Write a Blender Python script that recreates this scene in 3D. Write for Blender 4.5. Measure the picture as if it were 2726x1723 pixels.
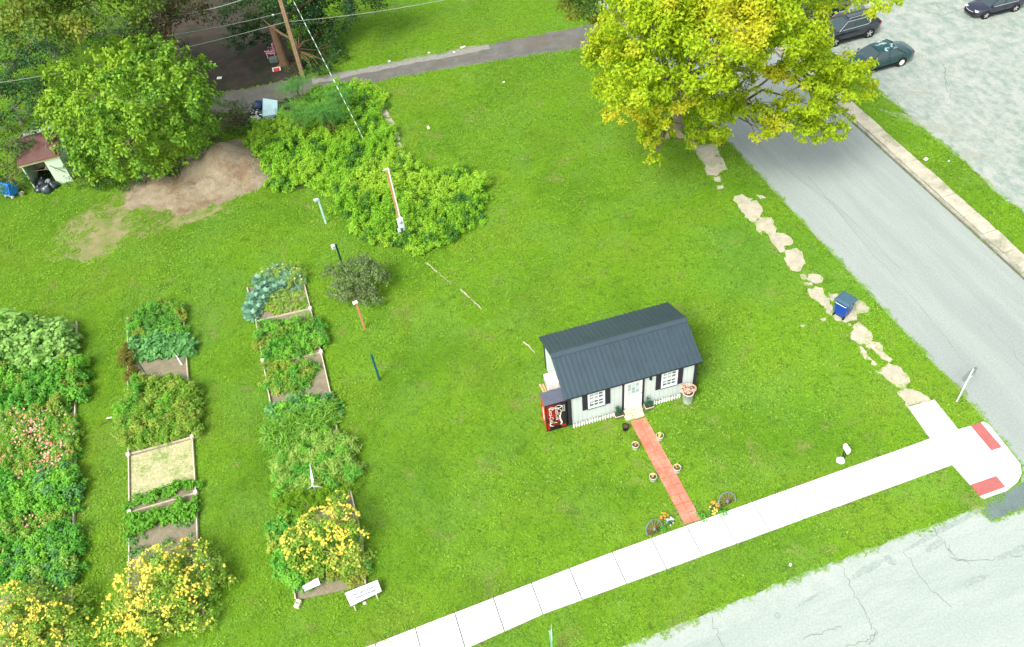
import bpy, math, random
import numpy as np
from mathutils import Matrix, Vector
# ------------------------------------------------------------------ scene, camera, light
for o in list(bpy.data.objects): bpy.data.objects.remove(o)
SC = bpy.context.scene
COL = SC.collection
PW, PH, PF, CAMH = 2726.0, 1723.0, 2200.0, 29.05
TH, RO = 0.82252644, -0.12838229
_F = np.array([0, math.cos(TH), -math.sin(TH)])
_R0 = np.array([1., 0, 0]); _U0 = np.cross(_R0, _F)
_R = math.cos(RO)*_R0 + math.sin(RO)*_U0
_U = -math.sin(RO)*_R0 + math.cos(RO)*_U0
cd = bpy.data.cameras.new('camera'); cam = bpy.data.objects.new('camera', cd); COL.objects.link(cam)
cd.sensor_width = 36; cd.lens = PF/PW*36; cd.clip_end = 2000; cd.clip_start = 0.5
m = Matrix.Identity(4)
for i in range(3):
    m[i][0] = _R[i]; m[i][1] = _U[i]; m[i][2] = -_F[i]
m[2][3] = CAMH
cam.matrix_world = m
SC.camera = cam

SUN_EL, SUN_AZ = math.radians(50), math.radians(-140)     # azimuth clockwise from +Y
W = bpy.data.worlds.new('World'); SC.world = W; W.use_nodes = True
nt = W.node_tree; nt.nodes.clear()
wo = nt.nodes.new('ShaderNodeOutputWorld'); bg = nt.nodes.new('ShaderNodeBackground')
sk = nt.nodes.new('ShaderNodeTexSky'); sk.sky_type = 'NISHITA'; sk.sun_disc = False
sk.sun_elevation = SUN_EL; sk.sun_rotation = SUN_AZ; sk.dust_density = 3.0; sk.air_density = 1.0
hs = nt.nodes.new('ShaderNodeHueSaturation'); hs.inputs['Saturation'].default_value = 0.35
nt.links.new(sk.outputs[0], hs.inputs['Color']); nt.links.new(hs.outputs[0], bg.inputs[0])
bg.inputs[1].default_value = 0.14
nt.links.new(bg.outputs[0], wo.inputs[0])
sl = bpy.data.lights.new('sun', 'SUN'); sl.energy = 1.6; sl.angle = math.radians(24); sl.color = (1, 0.97, 0.9)
so = bpy.data.objects.new('sun', sl); COL.objects.link(so)
sd = Vector((math.sin(SUN_AZ)*math.cos(SUN_EL), math.cos(SUN_AZ)*math.cos(SUN_EL), math.sin(SUN_EL)))
so.rotation_euler = sd.to_track_quat('Z', 'Y').to_euler()
SC.view_settings.view_transform = 'Standard'; SC.view_settings.look = 'None'
SC.view_settings.gamma = 1; SC.view_settings.exposure = 1.2
SC.render.engine = 'CYCLES'
SC.cycles.max_bounces = 6

# ------------------------------------------------------------------ geometry helpers
def ray(x, y): return _F*PF + _R*(x-PW/2) - _U*(y-PH/2)
def G(x, y, z=0.0):
    d = ray(x, y); t = -(CAMH-z)/d[2]
    return np.array([d[0]*t, d[1]*t, z])
def PJ(P):
    v = np.array([P[0], P[1], P[2]-CAMH]); k = v @ _F
    return PW/2+PF*(v @ _R)/k, PH/2-PF*(v @ _U)/k
rng = np.random.default_rng(7); random.seed(7)

def mesh_np(name, V, Fq, smooth=False):
    V = np.asarray(V, dtype=np.float32); Fq = np.asarray(Fq, dtype=np.int32)
    me = bpy.data.meshes.new(name); k = Fq.shape[1]; n = len(Fq)
    me.vertices.add(len(V)); me.vertices.foreach_set('co', V.ravel())
    me.loops.add(n*k); me.loops.foreach_set('vertex_index', Fq.ravel())
    me.polygons.add(n); me.polygons.foreach_set('loop_start', np.arange(0, n*k, k, dtype=np.int32))
    me.polygons.foreach_set('loop_total', np.full(n, k, dtype=np.int32))
    if smooth: me.polygons.foreach_set('use_smooth', np.ones(n, dtype=bool))
    me.update(); return me

class MB:
    """collects simple shapes into one mesh"""
    def __init__(s): s.v = []; s.f = []; s.sm = []
    def add(s, vs, fs, smooth=False):
        b = len(s.v); s.v += [tuple(float(c) for c in p) for p in vs]
        s.f += [tuple(b+i for i in f) for f in fs]; s.sm += [smooth]*len(fs); return s
    def box(s, c, d, rz=0.0, rot=None, bev=0.0):
        hx, hy, hz = d[0]/2, d[1]/2, d[2]/2
        R = rot if rot is not None else Matrix.Rotation(rz, 3, 'Z')
        if bev > 0 and min(hx, hy, hz) > bev*1.01:
            vs = []; e = bev
            for sx in (-1, 1):
                for sy in (-1, 1):
                    for sz in (-1, 1):
                        vs += [(sx*(hx-e), sy*(hy-e), sz*hz), (sx*(hx-e), sy*hy, sz*(hz-e)), (sx*hx, sy*(hy-e), sz*(hz-e))]
            import bmesh
            bm = bmesh.new()
            for p in vs: bm.verts.new(p)
            r = bmesh.ops.convex_hull(bm, input=bm.verts)
            bm.verts.ensure_lookup_table(); bm.verts.index_update()
            V = [R @ v.co + Vector(c) for v in bm.verts]; Fs = [[v.index for v in f.verts] for f in bm.faces]
            bm.free(); return s.add(V, Fs)
        vs = [R @ Vector((x*hx, y*hy, z*hz)) + Vector(c) for x in (-1, 1) for y in (-1, 1) for z in (-1, 1)]
        return s.add(vs, [(0, 1, 3, 2), (4, 6, 7, 5), (0, 4, 5, 1), (2, 3, 7, 6), (0, 2, 6, 4), (1, 5, 7, 3)])
    def prism(s, pts, z0, z1):
        n = len(pts); a = sum(pts[i][0]*pts[(i+1) % n][1]-pts[(i+1) % n][0]*pts[i][1] for i in range(n))
        if a < 0: pts = pts[::-1]
        vs = [(p[0], p[1], z1) for p in pts]+[(p[0], p[1], z0) for p in pts]
        return s.add(vs, [tuple(range(n))]+[tuple(range(2*n-1, n-1, -1))]+[(i, n+i, n+(i+1) % n, (i+1) % n) for i in range(n)])
    def tube(s, pts, rad, n=8, cap=True, smooth=True):
        pts = [Vector(p) for p in pts]; k = len(pts)
        rad = rad if hasattr(rad, '__len__') else [rad]*k
        vs = []
        for i, p in enumerate(pts):
            t = (pts[min(i+1, k-1)]-pts[max(i-1, 0)]).normalized()
            a = t.cross(Vector((0.13, 0.37, 1) if abs(t.z) < 0.9 else (1, 0.1, 0))).normalized(); b = t.cross(a)
            for j in range(n):
                w = 2*math.pi*j/n; vs.append(p+(a*math.cos(w)+b*math.sin(w))*rad[i])
        fs = [(i*n+j, i*n+(j+1) % n, (i+1)*n+(j+1) % n, (i+1)*n+j) for i in range(k-1) for j in range(n)]
        s.add(vs, fs, smooth)
        if cap:
            s.add(vs[:n], [tuple(range(n-1, -1, -1))]); s.add(vs[-n:], [tuple(range(n))])
        return s
    def lathe(s, prof, n=20, c=(0, 0, 0), ax='Z', smooth=True):
        vs = []
        for r, z in prof:
            for j in range(n):
                w = 2*math.pi*j/n; x, y = r*math.cos(w), r*math.sin(w)
                p = (x, y, z) if ax == 'Z' else ((x, z, y) if ax == 'Y' else (z, x, y))
                vs.append((p[0]+c[0], p[1]+c[1], p[2]+c[2]))
        fs = [(i*n+j, i*n+(j+1) % n, (i+1)*n+(j+1) % n, (i+1)*n+j) for i in range(len(prof)-1) for j in range(n)]
        return s.add(vs, fs, smooth)
    def grid(s, P, smooth=False, flip=False):
        a, b = len(P), len(P[0]); vs = [p for row in P for p in row]
        fs = [(i*b+j, (i+1)*b+j, (i+1)*b+j+1, i*b+j+1) for i in range(a-1) for j in range(b-1)]
        if flip: fs = [f[::-1] for f in fs]
        return s.add(vs, fs, smooth)
    def mesh(s, name):
        me = bpy.data.meshes.new(name); me.from_pydata(s.v, [], s.f)
        me.polygons.foreach_set('use_smooth', s.sm); me.update(); return me

def link(name, me, mat=None, parent=None, loc=None, rz=0.0):
    if isinstance(me, MB): me = me.mesh(name)
    o = bpy.data.objects.new(name, me); COL.objects.link(o)
    if mat is not None and len(me.materials) == 0:
        for q in (mat if isinstance(mat, (list, tuple)) else [mat]): me.materials.append(q)
    if parent is not None: o.parent = parent
    if loc is not None: o.location = tuple(float(c) for c in loc)
    if rz: o.rotation_euler = (0, 0, rz)
    return o
def tag(o, label=None, cat=None, group=None, kind=None):
    if label: o['label'] = label
    if cat: o['category'] = cat
    if group: o['group'] = group
    if kind: o['kind'] = kind
    return o
def thing(name, label, cat, loc=(0, 0, 0), rz=0.0, group=None):
    o = bpy.data.objects.new(name, None); COL.objects.link(o); o.empty_display_size = 0.2
    o.location = tuple(float(c) for c in loc); o.rotation_euler = (0, 0, rz)
    return tag(o, label, cat, group)
def copy_tree(o, parent=None):
    c = o.copy(); COL.objects.link(c)
    if parent is not None: c.parent = parent
    for ch in [x for x in KIDS(o)]: copy_tree(ch, c)
    return c
def KIDS(o): return [x for x in COL.objects if x.parent == o]

# ------------------------------------------------------------------ materials
MATS = {}
def mat(name, c1, c2=None, scale=4.0, rough=0.8, bump=0.0, bscale=40.0, metal=0.0, c3=None, scale3=0.5, spec=0.3, detail=5, coat=0.0, sharp=(0.35, 0.65), sharp3=(0.5, 0.62), stretch=None):
    if name in MATS: return MATS[name]
    M = bpy.data.materials.new(name); M.use_nodes = True; t = M.node_tree; L = t.links
    b = t.nodes['Principled BSDF']; b.inputs['Roughness'].default_value = rough; b.inputs['Metallic'].default_value = metal
    b.inputs['Specular IOR Level'].default_value = spec; b.inputs['Coat Weight'].default_value = coat
    geo = t.nodes.new('ShaderNodeNewGeometry')
    POS = geo.outputs['Position']
    if stretch:
        r1 = t.nodes.new('ShaderNodeVectorRotate'); r1.inputs['Axis'].default_value = (0, 0, 1); r1.inputs['Angle'].default_value = -stretch[0]; L.new(POS, r1.inputs['Vector'])
        vm = t.nodes.new('ShaderNodeVectorMath'); vm.operation = 'MULTIPLY'; vm.inputs[1].default_value = (1/stretch[1], 1, 1); L.new(r1.outputs[0], vm.inputs[0]); POS = vm.outputs[0]
    def noise(sc, det=detail):
        n = t.nodes.new('ShaderNodeTexNoise'); n.inputs['Scale'].default_value = sc; n.inputs['Detail'].default_value = det
        n.inputs['Roughness'].default_value = 0.74; L.new(POS, n.inputs['Vector']); return n.outputs['Fac']
    if c2 is None: b.inputs['Base Color'].default_value = (*c1, 1)
    else:
        mr = t.nodes.new('ShaderNodeMapRange'); mr.inputs[1].default_value = sharp[0]; mr.inputs[2].default_value = sharp[1]
        L.new(noise(scale), mr.inputs[0])
        mx = t.nodes.new('ShaderNodeMix'); mx.data_type = 'RGBA'; mx.inputs[6].default_value = (*c1, 1); mx.inputs[7].default_value = (*c2, 1)
        L.new(mr.outputs[0], mx.inputs[0]); out = mx.outputs[2]
        if c3 is not None:
            m3 = t.nodes.new('ShaderNodeMapRange'); m3.inputs[1].default_value = sharp3[0]; m3.inputs[2].default_value = sharp3[1]
            L.new(noise(scale3), m3.inputs[0])
            mx3 = t.nodes.new('ShaderNodeMix'); mx3.data_type = 'RGBA'; mx3.inputs[7].default_value = (*c3, 1)
            L.new(out, mx3.inputs[6]); L.new(m3.outputs[0], mx3.inputs[0]); out = mx3.outputs[2]
        if bump > 0:
            ng_ = t.nodes.new('ShaderNodeTexNoise'); ng_.inputs['Scale'].default_value = 13; ng_.inputs['Detail'].default_value = 3; ng_.inputs['Roughness'].default_value = .8
            L.new(geo.outputs['Position'], ng_.inputs['Vector']); mg = t.nodes.new('ShaderNodeMapRange'); mg.inputs[1].default_value = .32; mg.inputs[2].default_value = .68; mg.inputs[3].default_value = .86; mg.inputs[4].default_value = 1.12
            L.new(ng_.outputs['Fac'], mg.inputs[0]); mm = t.nodes.new('ShaderNodeVectorMath'); mm.operation = 'SCALE'; L.new(out, mm.inputs[0]); L.new(mg.outputs[0], mm.inputs['Scale']); out = mm.outputs[0]
        L.new(out, b.inputs['Base Color'])
    if bump > 0:
        bp = t.nodes.new('ShaderNodeBump'); bp.inputs['Strength'].default_value = bump; bp.inputs['Distance'].default_value = 0.02
        L.new(noise(bscale, 4), bp.inputs['Height']); L.new(bp.outputs[0], b.inputs['Normal'])
    MATS[name] = M; return M
def leafmat(name, c1, c2, c3=None, big=0.5, trans=0.3, rough=0.55, island=1.0, pos=(0.45, 0.62), drifts=()):
    """leaf colour varies leaf by leaf (island) and in broad drifts (noise)"""
    if name in MATS: return MATS[name]
    M = bpy.data.materials.new(name); M.use_nodes = True; t = M.node_tree; L = t.links
    b = t.nodes['Principled BSDF']; b.inputs['Roughness'].default_value = rough; b.inputs['Specular IOR Level'].default_value = 0.25
    out = t.nodes['Material Output']
    geo = t.nodes.new('ShaderNodeNewGeometry')
    mx = t.nodes.new('ShaderNodeMix'); mx.data_type = 'RGBA'; mx.inputs[6].default_value = (*c1, 1); mx.inputs[7].default_value = (*c2, 1)
    L.new(geo.outputs['Random Per Island'], mx.inputs[0]); col = mx.outputs[2]
    if c3 is not None:
        n = t.nodes.new('ShaderNodeTexNoise'); n.inputs['Scale'].default_value = big; n.inputs['Detail'].default_value = 3
        L.new(geo.outputs['Position'], n.inputs['Vector'])
        mr = t.nodes.new('ShaderNodeMapRange'); mr.inputs[1].default_value = pos[0]; mr.inputs[2].default_value = pos[1]
        L.new(n.outputs['Fac'], mr.inputs[0])
        m3 = t.nodes.new('ShaderNodeMix'); m3.data_type = 'RGBA'; m3.inputs[7].default_value = (*c3, 1)
        L.new(col, m3.inputs[6]); L.new(mr.outputs[0], m3.inputs[0]); col = m3.outputs[2]
    for (cc, sc_, lo_, hi_, amt) in drifts:
        n = t.nodes.new('ShaderNodeTexNoise'); n.inputs['Scale'].default_value = sc_; n.inputs['Detail'].default_value = 4; n.inputs['Distortion'].default_value = .6
        L.new(geo.outputs['Position'], n.inputs['Vector'])
        mr = t.nodes.new('ShaderNodeMapRange'); mr.inputs[1].default_value = lo_; mr.inputs[2].default_value = hi_; mr.inputs[4].default_value = amt
        L.new(n.outputs['Fac'], mr.inputs[0])
        m3 = t.nodes.new('ShaderNodeMix'); m3.data_type = 'RGBA'; m3.inputs[7].default_value = (*cc, 1)
        L.new(col, m3.inputs[6]); L.new(mr.outputs[0], m3.inputs[0]); col = m3.outputs[2]
    L.new(col, b.inputs['Base Color'])
    tr = t.nodes.new('ShaderNodeBsdfTranslucent'); ms = t.nodes.new('ShaderNodeMixShader'); ms.inputs[0].default_value = trans
    L.new(col, tr.inputs[0]); L.new(b.outputs[0], ms.inputs[1]); L.new(tr.outputs[0], ms.inputs[2]); L.new(ms.outputs[0], out.inputs[0])
    MATS[name] = M; return M

# ------------------------------------------------------------------ foliage helpers
def nrm(a): return a/np.maximum(np.linalg.norm(a, axis=-1, keepdims=True), 1e-6)
def leaves(P, N, size, aspect=0.5, droop=0.3, jit=0.5, fold=0.12, D=None):
    """one folded rhombic leaf per point P with normal about N -> verts, quads"""
    n = len(P); N = nrm(N+rng.normal(0, jit, (n, 3)))
    if D is None: D = rng.normal(0, 1, (n, 3))
    D = nrm(D-(D*N).sum(1, keepdims=True)*N); D = nrm(D+np.array([0, 0, -droop])*rng.random((n, 1)))
    S = nrm(np.cross(D, N)); s = (size*rng.uniform(0.7, 1.25, n))[:, None] if not hasattr(size, '__len__') else np.asarray(size)[:, None]
    a = P; c = P+D*s; m_ = P+D*s*0.45
    l = m_+S*s*aspect*0.5+N*s*fold; r = m_-S*s*aspect*0.5+N*s*fold
    V = np.stack([a, r, c, l], 1).reshape(-1, 3)
    return V, np.arange(4*n).reshape(n, 4)
def join_vf(L):
    V = []; F = []; b = 0
    for v, f in L: V.append(v); F.append(f+b); b += len(v)
    return np.concatenate(V), np.concatenate(F)
def blob_points(c, r, n, clumps=10, crad=0.33, low=-0.25, fill=0.15):
    """n leaf points gathered in clumps over the shell of an ellipsoid"""
    c = np.asarray(c, float); r = np.asarray(r, float)*np.ones(3)
    k = nrm(rng.normal(0, 1, (clumps*3, 3))); k = k[k[:, 2] > low][:clumps]
    if len(k) == 0: k = np.array([[0, 0, 1.]])
    cc = k*rng.uniform(0.72, 1.0, (len(k), 1))
    i = rng.integers(0, len(k), n)
    off = nrm(rng.normal(0, 1, (n, 3)))*(rng.random((n, 1))**0.5)*crad
    p = cc[i]+off
    inn = rng.random(n) < fill; p[inn] *= rng.uniform(0.3, 0.9, (inn.sum(), 1))
    N = nrm(off*1.0+k[i]*0.6+np.array([0, 0, 0.5]))
    return c+p*r, N
def inside(poly, X, Y):
    poly = np.asarray(poly)[:, :2]; n = len(poly); r = np.zeros(len(X), bool); j = n-1
    for i in range(n):
        xi, yi = poly[i]; xj, yj = poly[j]
        with np.errstate(divide='ignore', invalid='ignore'):
            c = ((yi > Y) != (yj > Y)) & (X < (xj-xi)*(Y-yi)/(yj-yi+1e-12)+xi)
        r ^= c; j = i
    return r
def sample_poly(poly, spacing, jitter=0.45):
    P = np.asarray(poly)[:, :2]; lo = P.min(0); hi = P.max(0)
    gx, gy = np.meshgrid(np.arange(lo[0], hi[0]+spacing, spacing), np.arange(lo[1], hi[1]+spacing, spacing))
    X = gx.ravel()+rng.uniform(-jitter, jitter, gx.size)*spacing; Y = gy.ravel()+rng.uniform(-jitter, jitter, gy.size)*spacing
    k = inside(P, X, Y); return X[k], Y[k]
def pix(pts, z=0.0): return [G(x, y, z) for x, y in pts]
def limb_path(a, b, sag=0.15, n=5):
    a = np.asarray(a, float); b = np.asarray(b, float); out = []
    for i in range(n):
        t = i/(n-1); p = a*(1-t)+b*t; p = p+np.array([0, 0, 1])*math.sin(math.pi*t)*sag*np.linalg.norm(b-a)
        if 0 < i < n-1: p = p+rng.normal(0, 0.03*np.linalg.norm(b-a), 3)
        out.append(p)
    return out

# ------------------------------------------------------------------ SETTING: ground, streets, pavements
def ragged(pts, step=0.35, amp=0.05, closed=True):
    out = []; n = len(pts)
    for i in range(n):
        a = np.asarray(pts[i], float); b = np.asarray(pts[(i+1) % n], float); L_ = np.linalg.norm(b[:2]-a[:2]); k = max(1, min(120, int(L_/step)))
        for j in range(k):
            p = a+(b-a)*j/k
            if j: p[:2] += rng.normal(0, amp, 2)
            out.append(p)
    return out
def sheet(name, pts, z, m, label=None, rag=0.0, thick=0.0, kind='structure', parent=None):
    if rag: pts = ragged(pts, amp=rag)
    mb = MB(); P = [(p[0], p[1]) for p in pts]
    if thick: mb.prism(P, z-thick, z)
    else:
        a = sum(P[i][0]*P[(i+1) % len(P)][1]-P[(i+1) % len(P)][0]*P[i][1] for i in range(len(P)))
        if a < 0: P = P[::-1]
        mb.add([(p[0], p[1], z) for p in P], [tuple(range(len(P)))])
    o = link(name, mb, m, parent)
    if parent is None: tag(o, label, None, None, kind)
    return o

_a, _b, _c, _d = G(1965.3, 409.2), G(2500, 982.8), G(1600, 1482.9), G(2476, 1169.5)
A_ST = math.atan2(_b[1]-_a[1], _b[0]-_a[0]); A_RD = math.atan2(_d[1]-_c[1], _d[0]-_c[0])
m_soil_grass = mat('lawn_ground', (0.05, 0.13, 0.008), (0.09, 0.19, 0.014), 9, 0.95, 0.6, 30, c3=(0.10, 0.15, 0.02), scale3=0.35, sharp3=(0.5, 0.7))
m_asphalt = mat('street_asphalt', (0.265, 0.302, 0.275), (0.30, 0.338, 0.305), 0.5, 0.9, 0.25, 60, c3=(0.24, 0.275, 0.25), scale3=0.35, sharp=(0.4, 0.6), sharp3=(0.5, 0.72), stretch=(A_ST, 9))
m_alley = mat('alley_asphalt', (0.10, 0.10, 0.088), (0.155, 0.15, 0.13), 1.2, 0.9, 0.4, 40, c3=(0.125, 0.108, 0.08), scale3=0.5)
m_patch = mat('patch_asphalt', (0.11, 0.15, 0.14), (0.15, 0.20, 0.185), 0.8, 0.9, 0.3, 60)
m_road = mat('front_road_surface', (0.31, 0.365, 0.32), (0.345, 0.39, 0.345), 0.8, 0.9, 0.35, 50, c3=(0.275, 0.325, 0.285), scale3=0.6, sharp=(0.4, 0.62), sharp3=(0.52, 0.72), stretch=(A_RD, 4))
m_lot = mat('parking_lot_surface', (0.20, 0.265, 0.22), (0.33, 0.36, 0.31), 1.5, 0.92, 0.8, 25, c3=(0.38, 0.385, 0.345), scale3=0.8, sharp=(0.40, 0.58), sharp3=(0.50, 0.66), detail=10, stretch=(A_ST, 1.25))
m_newcon = mat('new_concrete', (0.62, 0.63, 0.615), (0.70, 0.70, 0.685), 1.2, 0.85, 0.15, 60)
m_oldcon = mat('old_concrete', (0.38, 0.34, 0.24), (0.50, 0.455, 0.345), 2.5, 0.92, 0.6, 25, c3=(0.38, 0.36, 0.27), scale3=1.2)
m_walk2 = mat('weathered_concrete', (0.36, 0.34, 0.25), (0.50, 0.46, 0.36), 1.3, 0.92, 0.6, 25, c3=(0.27, 0.27, 0.18), scale3=0.9)
m_kerb = mat('kerb_concrete', (0.20, 0.20, 0.15), (0.42, 0.40, 0.34), 1.4, 0.9, 0.4, 25)
m_dirt = mat('dirt', (0.20, 0.162, 0.103), (0.285, 0.237, 0.158), 1.5, 0.95, 0.9, 14, c3=(0.18, 0.125, 0.07), scale3=0.7)
m_shadedirt = mat('shaded_yard_dirt', (0.032, 0.025, 0.018), (0.06, 0.047, 0.032), 1.2, 0.95, 0.8, 14, c3=(0.025, 0.032, 0.015), scale3=0.5)  # yard dirt darkened to carry the shade of the trees above it
m_bedsoil = mat('garden_soil', (0.185, 0.158, 0.10), (0.265, 0.23, 0.155), 3, 0.95, 0.9, 25)
m_dark = mat('dark_crack', (0.035, 0.04, 0.03), rough=0.95)

gb = MB(); gb.grid([[(x, y, 0) for y in (-60, 20, 80, 300)] for x in (-250, -40, 40, 250)], flip=True)
tag(link('ground', gb, m_soil_grass), 'green lawn ground that the lot and gardens stand on', kind='structure')

# side street between its two edge lines
La, Lb = G(1965.3, 409.2), G(2500, 982.8); Ra, Rb = G(2251.5, 308.5), G(2726, 740.7)
dS = (Rb-Ra)/np.linalg.norm(Rb-Ra); dL = (Lb-La)/np.linalg.norm(Lb-La)
pl = lambda t: La+dL*t; pr = lambda t: Ra+dS*t
apron = [(2513, 1000), (2592, 1087), (2623, 1123), (2691, 1205), (2722, 1240), (2718, 1284), (2639, 1331), (2620, 1337), (2615, 1366), (2639, 1389), (2726, 1355), (3100, 1208)]
street = [pl(-60)]+[pl(t) for t in np.arange(-50, 14, 4)]+pix(apron)+[pr(45), pr(-60)]
STREET = street
sheet('side_street', street, 0.008, m_asphalt, 'grey asphalt side street running under the yellow tree')
sheet('street_patch', pix([(2620, 1337), (2723, 1284), (2800, 1254), (2860, 1305), (2726, 1355), (2639, 1389), (2614, 1366)]), 0.012, m_patch, 'dark asphalt patch at the mouth of the side street')
ROAD = pix([(1380, 1850), (1655, 1722), (1892, 1628), (2224, 1492), (2484, 1397), (2609, 1350), (2639, 1389), (2726, 1355), (3100, 1208), (3700, 1500), (3300, 2500), (1100, 2500)])
sheet('front_road', ROAD, 0.006, m_road, 'pale worn front road at the lower right corner', rag=0.035)
# gutter strip and stains of the front road
def strip(a, b, w0, w1, n=24, amp=0.03):
    a = np.asarray(a); b = np.asarray(b); d = (b-a)/np.linalg.norm(b-a); q = np.array([d[1], -d[0], 0]); L_ = np.linalg.norm(b-a)
    return [a+d*L_*i/n+q*(w0+rng.normal(0, amp)) for i in range(n+1)]+[a+d*L_*i/n+q*(w1+rng.normal(0, amp)) for i in range(n, -1, -1)]
m_gut = mat('gutter_concrete', (0.31, 0.36, 0.315), (0.37, 0.41, 0.365), 0.9, 0.9, 0.3, 40)
sheet('road_gutter', strip(G(1655, 1722), G(2600, 1353), 0.02, 0.75), 0.010, m_gut, 'lighter gutter strip along the front road grass verge')
m_stain = mat('road_stain', (0.23, 0.28, 0.25), (0.33, 0.38, 0.335), 6, 0.9, 0.2, 40)
st = MB()
for (x, y, rx, ry, a) in [(2368, 1492, 0.16, 0.24, 0.5), (2490, 1420, 1.6, 0.10, 0.36), (2560, 1385, 1.3, 0.09, 0.36), (2490, 1452, 0.5, 0.13, 0.36), (2310, 1515, 0.75, 0.13, 0.36), (2600, 1545, 0.5, 0.12, 0.3), (2700, 1470, 0.8, 0.12, 0.3), (2070, 1641, .1, .13, .2), (2150, 1600, .5, .05, .4)]:
    c = G(x, y); P = []
    for i in range(22):
        w = 2*math.pi*i/22; r = 1+rng.normal(0, 0.12); u_, v_ = rx*math.cos(w)*r, ry*math.sin(w)*r
        P.append((c[0]+u_*math.cos(a)-v_*math.sin(a), c[1]+u_*math.sin(a)+v_*math.cos(a), 0.0145+0.0006*len(st.f)))
    st.add(P, [tuple(range(22))])
tag(link('road_stains', st, m_stain), 'dark oil and tar stains on the pale front road', kind='stuff')
# cracks: thin ribbons
def ribbon(mb, pts, w, z):
    P = [np.asarray(p, float) for p in pts]; L_ = []; R_ = []
    for i, p in enumerate(P):
        d = P[min(i+1, len(P)-1)]-P[max(i-1, 0)]; d = d/np.linalg.norm(d); q = np.array([-d[1], d[0], 0])
        ww = w*rng.uniform(0.5, 1.2); L_.append((*(p+q*ww)[:2], z)); R_.append((*(p-q*ww)[:2], z))
    mb.add(L_+R_, [(i, len(P)+i, len(P)+i+1, i+1) for i in range(len(P)-1)])
def crackline(mb, px, w=0.012, z=0.016, n=6, amp=0.05):
    pts = pix(px); out = []
    for i in range(len(pts)-1):
        for j in range(n): out.append(pts[i]+(pts[i+1]-pts[i])*j/n+np.append(rng.normal(0, amp, 2), 0))
    out.append(pts[-1]); ribbon(mb, out, w, z)
ck = MB()
zq = lambda x, y: (1300+x/1.6887, 1350+y/1.6887)
for c in ([(1565, 245), (1640, 375), (1700, 490), (1745, 570), (1710, 620)], [(1000, 480), (1020, 560), (1060, 630)], [(2000, 85), (2080, 205), (2160, 260)], [(2065, 175), (2085, 205)],
          [(1870, 205), (1960, 330), (2080, 450)], [(2080, 240), (2230, 240), (2400, 220)], [(1420, 600), (1500, 560), (1590, 540)], [(1580, 640), (1700, 600), (1745, 575)]):
    crackline(ck, [zq(*p) for p in c], 0.011)
for c in ([(2150, 470), (2330, 680), (2520, 900), (2600, 1010)], [(2060, 430), (2240, 560), (2400, 720)], [(2630, 860), (2726, 975)]):
    crackline(ck, c, 0.008, 0.016)
tag(link('road_cracks', ck, mat('road_crack', (0.17, 0.195, 0.17), rough=0.9)), 'thin cracks across the front road and side street', kind='stuff')

ALLEY = pix([(1720, 55), (1626, 56), (1450, 88), (1299, 117), (1060, 163), (922, 189), (830, 209), (760, 215), (640, 240), (560, 250), (560, 300), (700, 300), (760, 262), (835, 248), (922, 239), (1005, 221), (1060, 207), (1299, 168), (1450, 144), (1566, 129), (1730, 125)])
sheet('alley', ALLEY, 0.012, m_alley, 'narrow asphalt alley crossing behind the lot', rag=0.05)
m_gravel = mat('alley_gravel', (0.20, 0.20, 0.17), (0.28, 0.27, 0.235), 5, 0.95, 0.9, 30)
ag = strip(G(830, 209), G(1299, 117), -0.1, 0.75, amp=0.08)
sheet('alley_gravel_edge', ag, 0.016, m_gravel, 'pale gravel edge on the far side of the alley')
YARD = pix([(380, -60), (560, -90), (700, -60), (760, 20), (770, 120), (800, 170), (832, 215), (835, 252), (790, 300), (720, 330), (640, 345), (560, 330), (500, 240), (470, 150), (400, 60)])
sheet('yard_dirt', YARD, 0.005, m_shadedirt, 'bare dirt yard with tree shade painted into its colour beside the alley', rag=0.15)
TRAIL = pix([(110, 700), (150, 610), (230, 555), (320, 500), (400, 465), (480, 440), (640, 520), (590, 575), (490, 600), (360, 650), (240, 700)])
sheet('dirt_trail', TRAIL, 0.004, mat('trail_dirt', (0.27, 0.225, 0.115), (0.16, 0.19, 0.05), 1.2, 0.95, 0.7, 18, c3=(0.12, 0.18, 0.03), scale3=1.0), 'worn bare dirt trail leading from the dirt mound across the lawn', rag=0.2)

# parking lot, its verge, kerb and weathered pavement
LOT = pix([(1900, -140), (2060, 20), (2200, 128), (2328, 235), (2406, 299), (2479, 362), (2567, 431), (2660, 520), (2726, 568), (3300, 1000), (3900, 400), (3000, -300)])
sheet('parking_lot', LOT, 0.010, m_lot, 'pale gravelly worn parking lot at the upper right', rag=0.07)
lw = MB()
for (x, y, rx, ry, a) in [(2475, 335, 2.6, 0.42, -0.80), (2440, 250, 0.9, .22, -.5), (2600, 415, 0.9, .3, -.5)]:
    c = G(x, y); P = []
    for i in range(40):
        w = 2*math.pi*i/40; r = 1+rng.normal(0, 0.10); u_, v_ = rx*math.cos(w)*r, ry*math.sin(w)*r
        P.append((c[0]+u_*math.cos(a)-v_*math.sin(a), c[1]+u_*math.sin(a)+v_*math.cos(a), 0.0142+0.0006*len(lw.f)))
    lw.add(P, [tuple(range(40))])
tag(link('lot_worn_patches', lw, mat('lot_worn', (0.235, 0.25, 0.205), (0.34, 0.37, 0.31), 1.6, 0.9, 0.3, 30, sharp=(0.3, 0.7))), 'darker worn patches on the pale parking lot', kind='stuff')
lc = MB()
zL = lambda x, y: (2150+x/3.043, y/3.043)
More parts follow.
